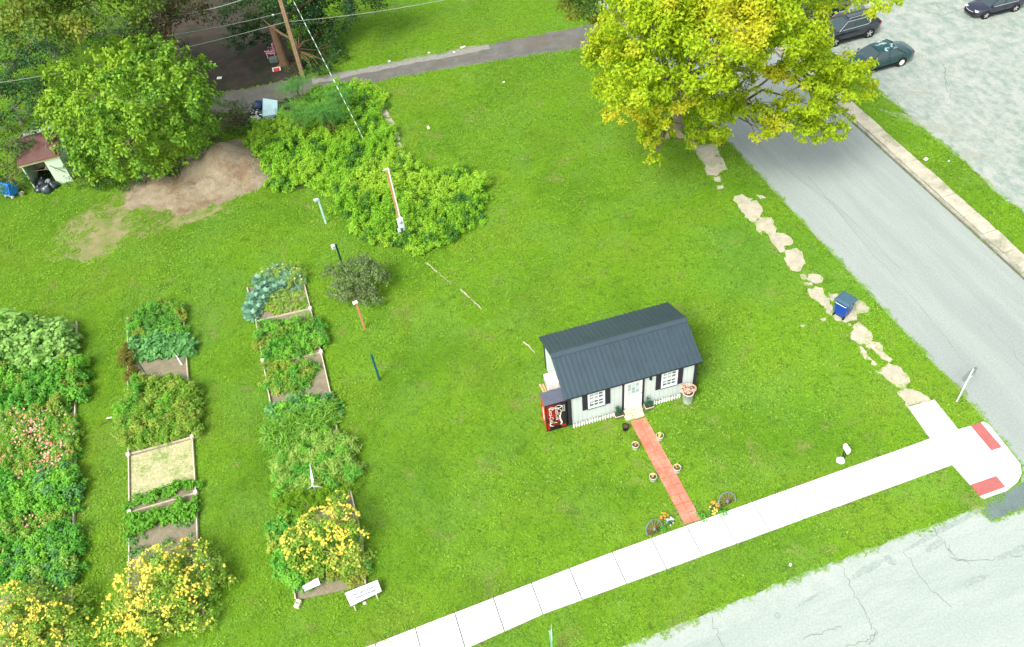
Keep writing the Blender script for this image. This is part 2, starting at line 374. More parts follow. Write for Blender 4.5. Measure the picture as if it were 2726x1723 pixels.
for c in ([(880, 50), (960, 40), (1040, 25), (1120, 40)], [(920, 90), (1060, 120), (1180, 100), (1290, 60)], [(1080, 500), (1110, 540), (1100, 600), (1120, 700), (1160, 790)], [(1040, 20), (1060, 60), (1090, 90)]):
    crackline(lc, [zL(*p) for p in c], 0.02, 0.017, amp=0.08)
tag(link('lot_cracks', lc, mat('lot_crack', (0.12, 0.16, 0.12), rough=0.95)), 'dark cracks in the pale parking lot', kind='stuff')

WALK2 = [(2020, 90), (2255, 268), (2310, 306.7), (2402, 395), (2487, 472), (2568, 542), (2671, 626.7), (2726, 674.5), (2950, 880)]
# kerb and pavement slabs beyond the street, each slab its own piece
kw = np.array([dS[1], -dS[0], 0]); kw = kw if (Ra+kw)[0] > Ra[0] else -kw      # away from the street
pave = thing('far_pavement', 'weathered concrete pavement with cracked slabs along the parking lot verge', None, pr(0)); pave['kind'] = 'structure'
del pave['label']; pave['label'] = 'weathered concrete pavement with cracked slabs beyond the side street'
B0 = pr(0)
t = -34.0; F2 = []
while t < 24:
    L_ = rng.uniform(1.35, 1.75); w0, w1 = 0.19, 1.00
    q = [pr(t+0.012)+kw*(w0+rng.normal(0, .015)), pr(t+L_-0.012)+kw*(w0+rng.normal(0, .015)), pr(t+L_-0.012)+kw*(w1+rng.normal(0, .025)), pr(t+0.012)+kw*(w1+rng.normal(0, .025))]
    mb = MB(); P = ragged(q, 0.3, 0.012); zt = 0.125+rng.normal(0, 0.006)
    mb.prism([(p[0]-B0[0], p[1]-B0[1]) for p in P], 0, zt); link('slab', mb, m_walk2, pave)
    t += L_
kt = thing('street_kerb', 'broken concrete kerb along the far edge of the side street', None, B0); kt['kind'] = 'structure'
t = -34.0
while t < 24:
    L_ = rng.uniform(1.6, 3.2); mb = MB(); o1 = rng.normal(0, 0.012)
    q = [pr(t+.015)+kw*(0.02+o1), pr(t+L_-.015)+kw*(0.02+o1), pr(t+L_-.015)+kw*(0.13+o1), pr(t+.015)+kw*(0.13+o1)]
    if True:
        P = ragged(q, 0.4, 0.008); mb.prism([(p[0]-B0[0], p[1]-B0[1]) for p in P], 0, 0.11+rng.normal(0, .02)); link('kerb_stone', mb, m_kerb, kt)
    t += L_
sheet('kerb_seam', [pr(-34)+kw*(-0.10), pr(24)+kw*(-0.10), pr(24)+kw*0.30, pr(-34)+kw*0.30], 0.018, mat('seam_dirt', (0.07, 0.085, 0.05), (0.16, 0.16, 0.10), 4, 0.95), 'dirt filled seam along the street kerb')
KERBZ = [pr(-34)+kw*(-0.1), pr(24)+kw*(-0.1), pr(24)+kw*1.0, pr(-34)+kw*1.0]

# ---- new front sidewalk: slabs laid end to end
eU = [G(1600, 1482.9), G(2168.4, 1282), G(2476, 1169.5)]; eL = [G(1446.9, 1640.2), G(1960.3, 1447.7), G(2293.4, 1323.3)]
dW = eU[2]-eU[0]; dW /= np.linalg.norm(dW); nW = np.array([-dW[1], dW[0], 0])
off = np.mean([(p-eU[0]) @ nW for p in eL])           # lower edge offset (negative)
jts = [(G(x, y)-eU[0]) @ dW for x, y in [(1446.9, 1640.2), (1551.7, 1601.7), (1668.3, 1556.1), (1775.5, 1518.2), (1869.7, 1480.3), (1960.3, 1447.7), (2047.3, 1411), (2138, 1381), (2215, 1352.7)]]
zr2 = lambda x, y: (2250+x/3.805, 1000+y/3.805)
jts += [(G(*zr2(165, 1230))-eU[0]) @ dW, (G(*zr2(455, 1100))-eU[0]) @ dW, (G(*zr2(775, 1005))-eU[0]) @ dW]
jend = (G(*zr2(1080, 910))-eU[0]) @ dW
jts.append(jend); j0 = jts[0]
jts = [j0-1.5*k for k in range(8, 0, -1)]+jts
SWO = eU[0]
swk = thing('front_sidewalk', 'x', None, SWO); swk['kind'] = 'structure'; swk['label'] = 'bright white new concrete sidewalk across the front of the lot'
SIDEWALK = [SWO+dW*jts[0], SWO+dW*jts[-1], SWO+dW*jts[-1]+nW*off, SWO+dW*jts[0]+nW*off]
ZS = 0.055
def slab(poly, parent, m=m_newcon, z=ZS, z0=0.0, name='slab', rag=0.0, O=SWO, gap=0.009):
    P = [np.asarray(p, float)[:2] for p in poly]; c = sum(P)/len(P)
    P = [p+(c-p)/np.linalg.norm(c-p)*gap for p in P]
    if rag: P = [p[:2] for p in ragged([np.append(p, 0) for p in P], 0.16, rag)]
    mb = MB(); mb.prism([(p[0]-O[0], p[1]-O[1]) for p in P], z0, z)
    return link(name, mb, m, parent)
UL0, UL1, LL0, LL1 = G(1600, 1482.9), G(979, 1723), G(1446.9, 1640.2), G(1262, 1723)
duL = (UL1-UL0)/np.linalg.norm(UL1-UL0); dlL = (LL1-LL0)/np.linalg.norm(LL1-LL0); jU0 = (UL0-SWO) @ dW; jL0 = (LL0-SWO) @ dW
def edge_pt(t, upper):
    if upper: return SWO+dW*t if t > jU0 else UL0+duL*(jU0-t)
    return SWO+dW*t+nW*off if t > jL0 else SWO+dW*jL0+nW*off+dlL*(jL0-t)
SIDEWALK = [edge_pt(t, True) for t in (jts[0], jU0, jts[-1])]+[edge_pt(t, False) for t in (jts[-1], jL0, jts[0])]
for a, b in zip(jts, jts[1:]):
    g_ = 0.017
    slab([edge_pt(a+g_, True), edge_pt(b-g_, True), edge_pt(b-g_, False), edge_pt(a+g_, False)], swk, gap=0.0)
RAMP = [[(635, 325), (900, 250), (1140, 550), (860, 645)], [(860, 645), (1195, 535), (1360, 820), (1080, 910)],
        [(1195, 535), (1265, 515), (1475, 765), (1360, 820)], [(1080, 910), (1360, 820), (1490, 970), (1525, 1025), (1265, 1115)], [(1475, 765), (1580, 730), (1670, 775), (1770, 900), (1785, 1000), (1745, 1085), (1640, 1170), (1620, 1135), (1525, 1025), (1490, 970), (1360, 820)],
        [(1365, 478), (1400, 474), (1450, 500), (1670, 775), (1580, 730)], [(1365, 1235), (1362, 1228), (1620, 1135), (1640, 1170), (1405, 1253)]]
for r in RAMP: slab(pix([zr2(*p) for p in r]), swk)
m_tact = mat('red_tactile', (0.36, 0.105, 0.095), (0.40, 0.13, 0.115), 3, 0.8)
for r in ([(1265, 515), (1365, 478), (1580, 730), (1475, 765)], [(1265, 1115), (1525, 1025), (1620, 1135), (1362, 1228)]):
    P = pix([zr2(*p) for p in r]); o = slab(P, swk, m_tact, name='tactile_pad'); o['label'] = 'dull red tactile pad set in the corner ramp'
    dm = MB()
    for i in range(4):
        for j in range(9):
            s_, t_ = (i+.5)/4, (j+.5)/9
            if np.linalg.norm(P[1]-P[0]) > np.linalg.norm(P[3]-P[0]): s_, t_ = t_, s_
            c = (P[0]*(1-s_)+P[1]*s_)*(1-t_)+(P[3]*(1-s_)+P[2]*s_)*t_-SWO
            dm.lathe([(0.035, ZS-.004), (0.028, ZS+0.008), (0.0, ZS+0.009)], 6, (c[0], c[1], 0))
    d_ = link('raised_domes', dm, m_tact, o)
CORNER = pix([zr2(*p) for p in [(635, 325), (900, 250), (1140, 550), (1380, 472), (1450, 500), (1680, 790), (1770, 900), (1785, 1000), (1745, 1085), (1640, 1170), (1405, 1253), (1365, 1235), (1080, 910), (860, 645)]])
WALKPTS = SIDEWALK
sheet('sidewalk_bed', ragged([p_+nW*s_ for p_, s_ in zip(SIDEWALK, (.05, .05, .05, -.05, -.05, -.05))], .3, .012), 0.01, mat('edge_dirt', (0.08, 0.07, 0.04), (0.14, 0.12, 0.07), 5, 0.95), 'thin dark dirt edge beside the white sidewalk')

# ---- old broken sidewalk pieces in the grass
ow = thing('old_sidewalk', 'x', None, G(2200, 820)); ow['kind'] = 'structure'; ow['label'] = 'broken old sidewalk half sunk in grass beside the side street'
OO = G(2200, 820)
z3 = lambda x, y: (1800+x/2.0571, 380+y/2.0571)
OLD = [[(95, 30), (210, 10), (230, 60), (262, 115), (165, 132), (150, 110)], [(165, 136), (262, 122), (280, 150), (245, 160), (225, 180), (175, 175)], [(205, 190), (240, 185), (240, 215), (215, 212)], [(225, 240), (255, 235), (258, 250), (228, 256)],
 [(320, 305), (360, 285), (380, 300), (415, 310), (400, 325), (350, 330), (335, 330)], [(338, 335), (440, 325), (470, 375), (455, 410), (428, 436), (400, 425), (360, 380)],
 [(432, 442), (460, 415), (520, 415), (545, 470), (540, 500), (500, 500), (470, 480), (470, 505), (440, 480)], [(510, 510), (560, 500), (590, 503), (635, 540), (635, 555), (590, 565), (597, 592), (570, 600), (530, 550)],
 [(597, 600), (660, 585), (690, 620), (700, 650), (680, 700), (640, 700), (610, 670)], [(680, 725), (705, 720), (715, 745), (700, 752), (684, 742)], [(722, 725), (760, 722), (797, 740), (795, 765), (770, 772), (720, 750)],
 [(700, 768), (745, 768), (745, 782), (705, 778)], [(725, 815), (765, 792), (800, 800), (805, 830), (838, 870), (835, 885), (800, 890), (760, 860)], [(835, 830), (880, 828), (890, 850), (855, 870)],
 [(810, 900), (850, 890), (852, 945), (820, 930)], [(860, 930), (940, 915), (965, 918), (985, 950), (985, 970), (930, 985), (880, 975)], [(960, 880), (1010, 868), (1055, 905), (1050, 925), (995, 938), (968, 912)],
 [(970, 1010), (1000, 990), (1040, 1020), (1070, 1060), (1060, 1090), (1010, 1103), (960, 1075), (960, 1045)], [(1035, 1102), (1062, 1095), (1062, 1130), (1040, 1125)],
 [(1072, 1095), (1110, 1100), (1130, 1120), (1130, 1145), (1180, 1185), (1165, 1200), (1120, 1180), (1095, 1150), (1075, 1130)], [(1005, 1120), (1020, 1125), (1095, 1215), (1080, 1220), (1010, 1150)],
 [(1130, 1240), (1165, 1215), (1215, 1230), (1270, 1290), (1275, 1310), (1250, 1335), (1255, 1350), (1200, 1330), (1150, 1290), (1100, 1255)], [(1215, 1370), (1250, 1352), (1290, 1355), (1375, 1395), (1383, 1410), (1270, 1447)],
 [(440, 290), (470, 292), (490, 305), (460, 312)], [(680, 1000), (708, 1000), (700, 1012), (685, 1010)], [(940, 995), (955, 992), (958, 1004), (945, 1006)], [(790, 968), (815, 960), (822, 972), (800, 982)]]
OLDP = []
for r in OLD:
    P = pix([z3(*p) for p in r]); OLDP.append(P); slab([np.mean(P, 0)+(q_-np.mean(P, 0))*1.09 for q_ in P], ow, m_oldcon, z=0.034+rng.uniform(-.008, .008), rag=0.045, O=OO, gap=0.0)
z4 = lambda x, y: (1450+x/2.676, y/2.676)
for r in ([(800, 995), (825, 945), (880, 930), (890, 990)], [(900, 900), (960, 930), (1010, 990), (950, 985)], [(1010, 1000), (1060, 1050), (1090, 1040), (1045, 985)]):
    P = pix([z4(*p) for p in r]); OLDP.append(P); slab(P, ow, mat('pink_concrete', (0.33, 0.24, 0.17), (0.42, 0.31, 0.22), 2, 0.9, 0.4, 25), z=0.035, rag=0.03, O=OO, gap=0)
z2 = lambda x, y: (600+x/2.1743, y/2.1743)
of = thing('old_footing', 'x', None, G(1045, 370)); of['kind'] = 'structure'; of['label'] = 'broken strip of old concrete along the edge of the weed patch'; OO2 = G(1045, 370)
for r in ([(870, 625), (905, 610), (935, 640), (955, 680), (890, 690)], [(895, 697), (965, 688), (980, 720), (985, 760), (930, 765), (905, 730)], [(980, 770), (1000, 770), (1012, 812), (1000, 815)], [(965, 850), (1010, 825), (1030, 860), (1000, 885), (968, 880)], [(1000, 892), (1060, 895), (1065, 920), (1000, 930)]):
    P = pix([z2(*p) for p in r]); OLDP.append(P); slab(P, of, m_oldcon, z=0.045, rag=0.03, O=OO2, gap=0)
# thin sunken footing line across the middle of the lawn
fl = MB()
for (a, b, w) in [((1138, 702), (1165, 728), .05), ((1225, 770), (1250, 795), .045), ((1255, 798), (1285, 826), .025), ((1395, 912), (1425, 940), .035), ((1170, 732), (1200, 755), .015)]:
    A_, B_ = G(*a), G(*b); pts = [A_+(B_-A_)*i/5+np.append(rng.normal(0, .03, 2), 0) for i in range(6)]; ribbon(fl, pts, w, 0.045)
tag(link('sunken_footing', fl, m_oldcon), 'thin broken line of pale concrete showing through the middle of the lawn', kind='structure')

# ---- dirt mound (height field)
mc = [(590, 412, 1.45, 1.6), (640, 430, 0.85, 1.2), (520, 440, 0.75, 1.3), (430, 478, 0.40, 1.7), (370, 515, 0.16, 1.5), (500, 500, 0.35, 1.8), (665, 460, 0.5, 1.0), (560, 475, 0.65, 1.3)]
MP = pix([(300, 560), (400, 478), (480, 430), (540, 402), (600, 392), (660, 408), (700, 450), (700, 490), (640, 515), (540, 540), (430, 565)])
lo = np.min(MP, 0)-0.8; hi = np.max(MP, 0)+0.8; nx, ny = 90, 70
gx, gy = np.meshgrid(np.linspace(lo[0], hi[0], nx), np.linspace(lo[1], hi[1], ny), indexing='ij'); z = np.zeros_like(gx)
for (x, y, h, s) in mc:
    c = G(x, y, h*0.7); z = np.maximum(z, h*np.exp(-((gx-c[0])**2+(gy-c[1])**2)/(2*(s*0.62)**2)))+0.12*h*np.exp(-((gx-c[0])**2+(gy-c[1])**2)/(2*s**2))
for k in range(60):
    c = rng.uniform(lo[:2], hi[:2]); s = rng.uniform(0.12, 0.5); z += rng.normal(0, 0.05)*np.exp(-((gx-c[0])**2+(gy-c[1])**2)/(2*s*s))*(z > 0.05)
z += rng.normal(0, 0.012, z.shape)*(z > 0.05); z -= 0.06
V = np.stack([gx, gy, z], -1).reshape(-1, 3); ii, jj = np.meshgrid(np.arange(nx-1), np.arange(ny-1), indexing='ij'); q = (ii*ny+jj).ravel()
mo = link('dirt_mound', mesh_np('dirt_mound', V, np.stack([q, q+ny, q+ny+1, q+1], 1), True), m_dirt)
tag(mo, 'heap of bare brown dirt beside the big green tree', 'dirt mound')
# stones on the mound and trail
V = []; F_ = []
for i in range(260):
    x, y = (rng.uniform(480, 690), rng.uniform(430, 510)) if i < 200 else (rng.uniform(280, 560), rng.uniform(500, 590))
    p = G(x, y, 0.2 if i < 200 else 0.0); ix = int((p[0]-lo[0])/(hi[0]-lo[0])*(nx-1)); iy = int((p[1]-lo[1])/(hi[1]-lo[1])*(ny-1))
    zz = z[ix, iy] if 0 <= ix < nx and 0 <= iy < ny else 0; zz = max(zz, 0.01); r = rng.uniform(0.02, 0.06)
    o_ = np.array([[1, 0, 0], [0, 1, 0], [-1, 0, 0], [0, -1, 0], [0, 0, .8], [0, 0, -.6]])*r*rng.uniform(.7, 1.3, (6, 3)); b = len(V)*0+6*i
    V.append(o_+np.array([p[0], p[1], zz])); F_ += [(b, b+1, b+4), (b+1, b+2, b+4), (b+2, b+3, b+4), (b+3, b, b+4), (b, b+5, b+1), (b+1, b+5, b+2), (b+2, b+5, b+3), (b+3, b+5, b)]
tag(link('mound_stones', mesh_np('mound_stones', np.concatenate(V), F_), mat('stone', (0.42, 0.36, 0.26), (0.28, 0.22, 0.15), 8, 0.9)), 'small pale stones scattered over the dirt heap', kind='stuff')
# ------------------------------------------------------------------ SHED
HA = np.array([1.881, 20.619, 0]); HT = 0.1775; HL, HD = 5.70, 3.41
def HW(u_, v_, z=0): return np.array([HA[0]+u_*math.cos(HT)-v_*math.sin(HT), HA[1]+u_*math.sin(HT)+v_*math.cos(HT), z])
m_white = mat('white_paint', (0.78, 0.78, 0.76), rough=0.6)
m_wall = mat('shed_siding_paint', (0.51, 0.56, 0.53), (0.55, 0.60, 0.565), 1.2, 0.7)
m_black = mat('black_trim', (0.022, 0.020, 0.030), (0.03, 0.028, 0.04), 6, 0.6)
m_roof = mat('charcoal_metal_roof', (0.026, 0.044, 0.053), (0.031, 0.050, 0.060), 0.6, 0.42, spec=1.0, metal=.0, coat=.0, c3=(0.024, 0.040, 0.048), scale3=1.5)
m_roof.node_tree.nodes['Principled BSDF'].inputs['Specular Tint'].default_value = (.66, .84, .94, 1)
m_glass = mat('window_glass', (0.10, 0.16, 0.16), rough=0.08, spec=0.8)
m_curtain = mat('white_curtain', (0.36, 0.43, 0.42), (0.26, 0.32, 0.31), 6, 0.9)
m_green = mat('dark_green_paint', (0.01, 0.05, 0.045), rough=0.5)
shed = thing('garden_shed', 'white shed with black shutters and charcoal metal roof in the middle of the lawn', 'shed', HA, HT)
HE, HR = 2.04, 2.86; ov, oh = 0.12, 0.155
def siding(mb, P, d, L_, h0, hfun, nrm_, pitch=0.2, depth=0.014):
    # vertical boards with recessed grooves; P start, d along, nrm_ outward
    n = max(1, round(L_/pitch)); w = L_/n
    for i in range(n):
        a, b = i*w, (i+1)*w; g_ = 0.011
        for (x0, x1, o_) in ((a, b-g_, 0.0), (b-g_, b, -depth)):
            q = [np.array([*(P+d*x0+nrm_*o_), h0]), np.array([*(P+d*x1+nrm_*o_), h0]), np.array([*(P+d*x1+nrm_*o_), hfun(x1)]), np.array([*(P+d*x0+nrm_*o_), hfun(x0)])]
            mb.add(q, [(0, 1, 2, 3)])
        for (x0, o0, o1) in ((b-g_, 0, -depth), (b, -depth, 0)):
            mb.add([np.array([*(P+d*x0+nrm_*o0), h0]), np.array([*(P+d*x0+nrm_*o1), h0]), np.array([*(P+d*x0+nrm_*o1), hfun(x0)]), np.array([*(P+d*x0+nrm_*o0), hfun(x0)])], [(0, 1, 2, 3)])
A2 = lambda *p: np.array(p, float)
wf = MB(); siding(wf, A2(0, 0), A2(1, 0), HL, 0.06, lambda x: HE, A2(0, -1)); link('front_wall', wf, m_wall, shed)
wb = MB(); siding(wb, A2(HL, HD), A2(-1, 0), HL, 0.06, lambda x: HE, A2(0, 1)); link('rear_wall', wb, m_wall, shed)
gab = lambda x: HE-0.0+(HR-HE-0.05)*(1-abs(x-HD/2)/(HD/2))
for nm, P, d, n_ in (('left_wall', A2(0, HD), A2(0, -1), A2(-1, 0)), ('right_wall', A2(HL, 0), A2(0, 1), A2(1, 0))):
    w_ = MB(); siding(w_, P, d, HD, 0.06, gab, n_); link(nm, w_, m_wall, shed)
sk_ = MB(); sk_.box((HL/2, HD/2, 0.05), (HL-0.05, HD-0.05, 0.08)); link('skid_base', sk_, mat('weathered_wood', (0.16, 0.12, 0.07), (0.24, 0.18, 0.10), 5, 0.9), shed)
for (x, y) in ((0, 0), (HL, 0), (0, HD), (HL, HD)):
    c = MB(); sx = -1 if x == 0 else 1; sy = -1 if y == 0 else 1
    c.box((x-sx*0.05, y+sy*0.017, 1.05), (0.14, 0.03, 1.98)); c.box((x+sx*0.018, y-sy*0.055, 1.05), (0.032, 0.11, 1.98)); link('corner_trim', c, m_black, shed)
# roof panels with raised ribs
slope = math.hypot(HD/2+ov, HR-HE)
def roof_panel(x0, x1, side):
    mb = MB(); n = max(1, round((x1-x0)/0.229)); w = (x1-x0)/n; xs = []
    for i in range(n):
        a = x0+i*w; xs += [(a, 0), (a+w*0.5-0.032, 0), (a+w*0.5-0.016, 0.036), (a+w*0.5+0.016, 0.036), (a+w*0.5+0.032, 0)]
    xs.append((x1, 0))
    P = []
    for (x, h) in xs:
        row = []
        for s_ in (0, 1):
            y = HD/2+side*(HD/2+ov)*s_; z_ = HR-(HR-HE)*s_
            nz = (HD/2+ov)/slope; ny_ = (HR-HE)/slope*side
            row.append((x, y+ny_*(h+.012), z_+nz*(h+.012)))
        P.append(row)
    mb.grid(P, flip=(side > 0)); return mb
xs = np.linspace(-oh, HL+oh, 8)
for i in range(7):
    for sd_ in (-1, 1): link('roof_panel', roof_panel(xs[i]+.002, xs[i+1]-.002, sd_), m_roof, shed)
ud = MB()
for sd_ in (-1, 1):
    y1 = HD/2+sd_*(HD/2+ov-0.01)
    ud.add([(-oh+.01, HD/2, HR-.025), (HL+oh-.01, HD/2, HR-.025), (HL+oh-.01, y1, HE-.025), (-oh+.01, y1, HE-.025)], [(0, 1, 2, 3) if sd_ < 0 else (3, 2, 1, 0)])
link('roof_deck', ud, m_black, shed)
fa = MB()
for sd_ in (-1, 1): fa.box((HL/2, HD/2+sd_*(HD/2+ov-.008), HE-0.035), (HL+2*oh-.02, 0.02, 0.085))
link('eave_fascia', fa, m_black, shed)
rk = MB()
for x in (-oh, HL+oh):
    rk = MB()
    for sd_ in (-1, 1):
        y0, y1 = HD/2, HD/2+sd_*(HD/2+ov); d_ = .012 if x > 0 else -.012
        q = [(x, y0, HR+.02), (x, y1, HE+.02), (x, y1, HE-.09), (x, y0, HR-.09)]
        rk.add(q+[(a+d_, b, c) for a, b, c in q], [(0, 1, 2, 3), (7, 6, 5, 4), (0, 4, 5, 1), (2, 6, 7, 3), (1, 5, 6, 2), (0, 3, 7, 4)])
    link('rake_trim', rk, m_roof, shed)
rc = MB(); cw = 0.20; nz = (HD/2+ov)/slope; ny_ = (HR-HE)/slope
for sd_ in (-1, 1):
    for (a, b, h) in ((0, cw, 0.045),):
        p0 = (HD/2, HR+0.052); p1 = (HD/2+sd_*cw*nz, HR+.052-cw*ny_+0.0)
        rc.add([(-oh-.02, p0[0], p0[1]), (HL+oh+.02, p0[0], p0[1]), (HL+oh+.02, p1[0], p1[1]), (-oh-.02, p1[0], p1[1]), (HL+oh+.02, p1[0], p1[1]-.028), (-oh-.02, p1[0], p1[1]-.028)], [(0, 1, 2, 3) if sd_ > 0 else (3, 2, 1, 0), (3, 2, 4, 5) if sd_ > 0 else (5, 4, 2, 3)])
link('ridge_cap', rc, m_roof, shed)
# windows with shutters
def window(x0, x1, z0, z1):
    fr = MB(); t_ = 0.075
    fr.box(((x0+x1)/2, -.025, z1-t_/2), (x1-x0, .05, t_)); fr.box(((x0+x1)/2, -.028, z0+t_/2), (x1-x0, .056, t_))
    for x in (x0+t_/2, x1-t_/2): fr.box((x, -.024, (z0+z1)/2), (t_, .048, z1-z0-2*t_))
    zm = (z0+z1)/2; fr.box(((x0+x1)/2, -.03, zm), (x1-x0-2*t_, .05, 0.05))
    w = link('window', fr, m_white, shed)
    xi0, xi1 = x0+t_, x1-t_; nx_ = 3
    for (a, b, cur) in ((z0+t_, zm-.025, False), (zm+.025, z1-t_, True)):
        for i in range(nx_):
            for j in range(2):
                pw, ph = (xi1-xi0)/nx_, (b-a)/2
                cx_, cz_ = xi0+pw*(i+.5), a+ph*(j+.5)
                p = MB(); p.box((cx_, -.006, cz_), (pw-.024, .006, ph-.024)); link('pane', p, m_curtain if (cur and not (i == 2)) or (j == 1 and i == 0 and not cur) else m_glass, w)
    mu = MB()
    for i in range(1, nx_): mu.box((xi0+(xi1-xi0)*i/nx_, -.02, (z0+z1)/2), (.026, .02, z1-z0-2*t_-.002))
    for (a, b) in ((z0+t_, zm-.025), (zm+.025, z1-t_)): mu.box(((xi0+xi1)/2, -.0215, (a+b)/2), (xi1-xi0, .018, .024))
    link('muntins', mu, m_white, w)
    for (a, b) in ((x0-.235, x0-.012), (x1+.012, x1+.235)):
        s_ = MB(); s_.box(((a+b)/2, -.022, (z0+z1)/2), (b-a, .04, z1-z0+.06))
        for k in range(13): s_.box(((a+b)/2, -.048, z0+.06+k*(z1-z0-.1)/12), (b-a-.06, .012, .03))
        link('shutter', s_, m_black, shed)
    s_ = MB(); s_.box(((x0+x1)/2, -.03, z0-.03), (x1-x0+.03, .05, .05)); link('sill', s_, m_black, shed)
    s_ = MB(); s_.box(((x0+x1)/2, -.02, z1+.03), (x1-x0+.03, .035, .05)); link('head_trim', s_, m_black, shed)
window(0.84, 1.59, 0.88, 1.90); window(4.10, 4.83, 0.88, 1.90)
dr = MB(); dr.box((2.85, -.018, 1.0), (0.80, .035, 1.90), bev=.004); door = link('door', dr, m_white, shed)
df = MB()
for x in (2.405, 3.295): df.box((x, -.022, 1.0), (.085, .045, 1.95))
link('door_trim', df, m_black, shed)
th_ = MB(); th_.box((2.85, -.05, 0.085), (0.80, .10, .05)); link('threshold', th_, mat('sill_metal', (0.5, 0.48, 0.42), rough=0.5), shed)
for i in range(3):
    for j in range(3):
        p = MB(); p.box((2.62+.18*i+.05, -.038, 1.22+.2*j), (.155, .008, .175)); link('pane', p, m_curtain if (i+j) % 3 else mat('door_glass', (0.45, 0.55, 0.53), rough=0.15, spec=0.6), door)
for z_ in (1.10, 1.75):
    p = MB(); p.box((2.85, -.040, z_), (.58, .012, .02)); link('light_frame', p, mat('grey_line', (0.25, 0.26, 0.28)), door)
p = MB(); p.lathe([(0.0, -.09), (.028, -.085), (.032, -.07), (.015, -.055), (.015, -.035)], 10, (3.19, 0, 1.02), 'Y'); link('handle', p, mat('brass', (0.6, 0.55, 0.45), rough=0.3, metal=0.8), door)
p = MB(); p.box((2.85, -.037, .55), (.56, .006, .5)); link('lower_panel', p, m_white, door)
p = MB(); p.box((3.60, -.04, 1.86), (.09, .07, .14)); p.lathe([(.0, -.10), (.05, -.08), (.06, -.02)], 10, (3.60, -0.06, 1.80), 'Z'); link('porch_light', p, m_black, shed)
# gable vent, cooler bracket on the left wall
p = MB(); p.box((-.02, HD/2, 2.33), (.04, .36, .36)); vt = link('gable_vent', p, m_black, shed)
p = MB(); [p.box((-.047, HD/2, 2.20+.05*k), (.014, .3, .02)) for k in range(6)]; link('louvre', p, m_white, vt)
p = MB(); p.box((-.26, 1.55, 1.35), (.50, .62, .42), bev=.02); ac = link('cooling_unit', p, m_white, shed)
p = MB(); [p.box((-.513, 1.32+.0665*k, 1.35), (.01, .03, .34)) for k in range(8)]; link('grille', p, mat('grey_plastic', (0.4, 0.42, 0.42)), ac)
p = MB(); p.tube([(-.02, 1.3, .85), (-.48, 1.3, 1.12)], .018, 6); p.tube([(-.02, 1.8, .85), (-.48, 1.8, 1.12)], .018, 6); p.box((-.25, 1.55, 1.125), (.5, .55, .025)); link('bracket', p, m_black, ac)
# step slabs
st_ = thing('door_step', 'cream flagstone double step in front of the white shed door', 'step', HW(2.8, -.3), HT)
m_flag = mat('cream_flagstone', (0.55, 0.49, 0.33), (0.66, 0.60, 0.43), 6, 0.9, 0.4, 30)
for (a, b, c, d, z) in ((-.40, -.10, -.01, .22, .17), (-.08, .40, .10, .22, .172), (-.08, .40, -.01, .085, .168), (-.46, -.12, -.28, -.03, .09), (-.10, .38, -.28, -.03, .094)):
    mb = MB(); P = ragged([np.array([x, y, 0.]) for x, y in ((a, c), (b, c), (b, d), (a, d))], .12, .008); mb.prism([q_[:2] for q_ in P], 0, z); link('stone', mb, m_flag, st_)
# ---- red paver path
m_pav = mat('terracotta_paver', (0.47, 0.155, 0.095), (0.54, 0.20, 0.13), 2.2, 0.85, 0.3, 40, c3=(0.56, 0.27, 0.18), scale3=0.8, sharp3=(0.48, 0.62))
pth = thing('paver_path', 'x', None, HW(2.85, -.66), HT); pth['kind'] = 'structure'; pth['label'] = 'straight salmon red paver path from the sidewalk to the shed door'
y = 0.0; rows = 12; ln = 5.18/rows
for i in range(rows):
    x0 = -.36+.22*(i/rows); w = .72-.04*(i/rows); sp = 0.5 if i % 4 else (0.42 if i % 8 else 0.55)
    z_ = .045+rng.normal(0, .003)
    for (a, b) in ((0, sp), (sp, 1)):
        mb = MB(); P = ragged([np.array([x0+w*a+.006, -y-.006, 0]), np.array([x0+w*b-.006, -y-.006, 0]), np.array([x0+w*b-.006+.018, -y-ln+.006, 0]), np.array([x0+w*a+.006+.018, -y-ln+.006, 0])], .15, .006)
        mb.prism([q_[:2] for q_ in P], 0, z_+rng.normal(0, .002)); link('paver', mb, m_pav, pth)
    y += ln
PATH = [HW(2.42, -.60), HW(3.28, -.60), HW(3.45, -5.9), HW(2.66, -5.9)]
# ---- picket fences
def picket_fence(u0, u1, v_, label):
    f = thing('picket_fence', label, 'fence', HW(u0, v_), HT, 'low picket fences along the shed front')
    n = round((u1-u0)/.118); me = None
    mb = MB(); h = .34; w = .05
    mb.add([(-w/2, -.009, .03), (w/2, -.009, .03), (w/2, -.009, h-.03), (0, -.009, h), (-w/2, -.009, h-.03), (-w/2, .009, .03), (w/2, .009, .03), (w/2, .009, h-.03), (0, .009, h), (-w/2, .009, h-.03)],
           [(0, 1, 2, 3, 4), (9, 8, 7, 6, 5), (0, 5, 6, 1), (1, 6, 7, 2), (2, 7, 8, 3), (3, 8, 9, 4), (4, 9, 5, 0)])
    me = mb.mesh('picket'); me.materials.append(m_white)
    for i in range(n): o = link('picket', me, None, f, (.04+i*.118, -.014+rng.normal(0, .004), rng.normal(0, .008))); o.rotation_euler = (rng.normal(0, .03), rng.normal(0, .04), 0)
    for z_ in (.11, .21):
        r = MB(); r.box(((u1-u0)/2, 0, z_), (u1-u0, .014, .03)); link('rail', r, m_white, f)
    for i in range(0, n, 6):
        s_ = MB(); s_.box((.04+i*.118, -.034, .05), (.022, .012, .20)); link('stake', s_, m_white, f)
picket_fence(.10, 2.0, -.17, 'low white picket fence under the shed window nearest the vending machine')
picket_fence(3.72, 5.0, -.17, 'low white picket fence between the door planter and the tall white flower pot')
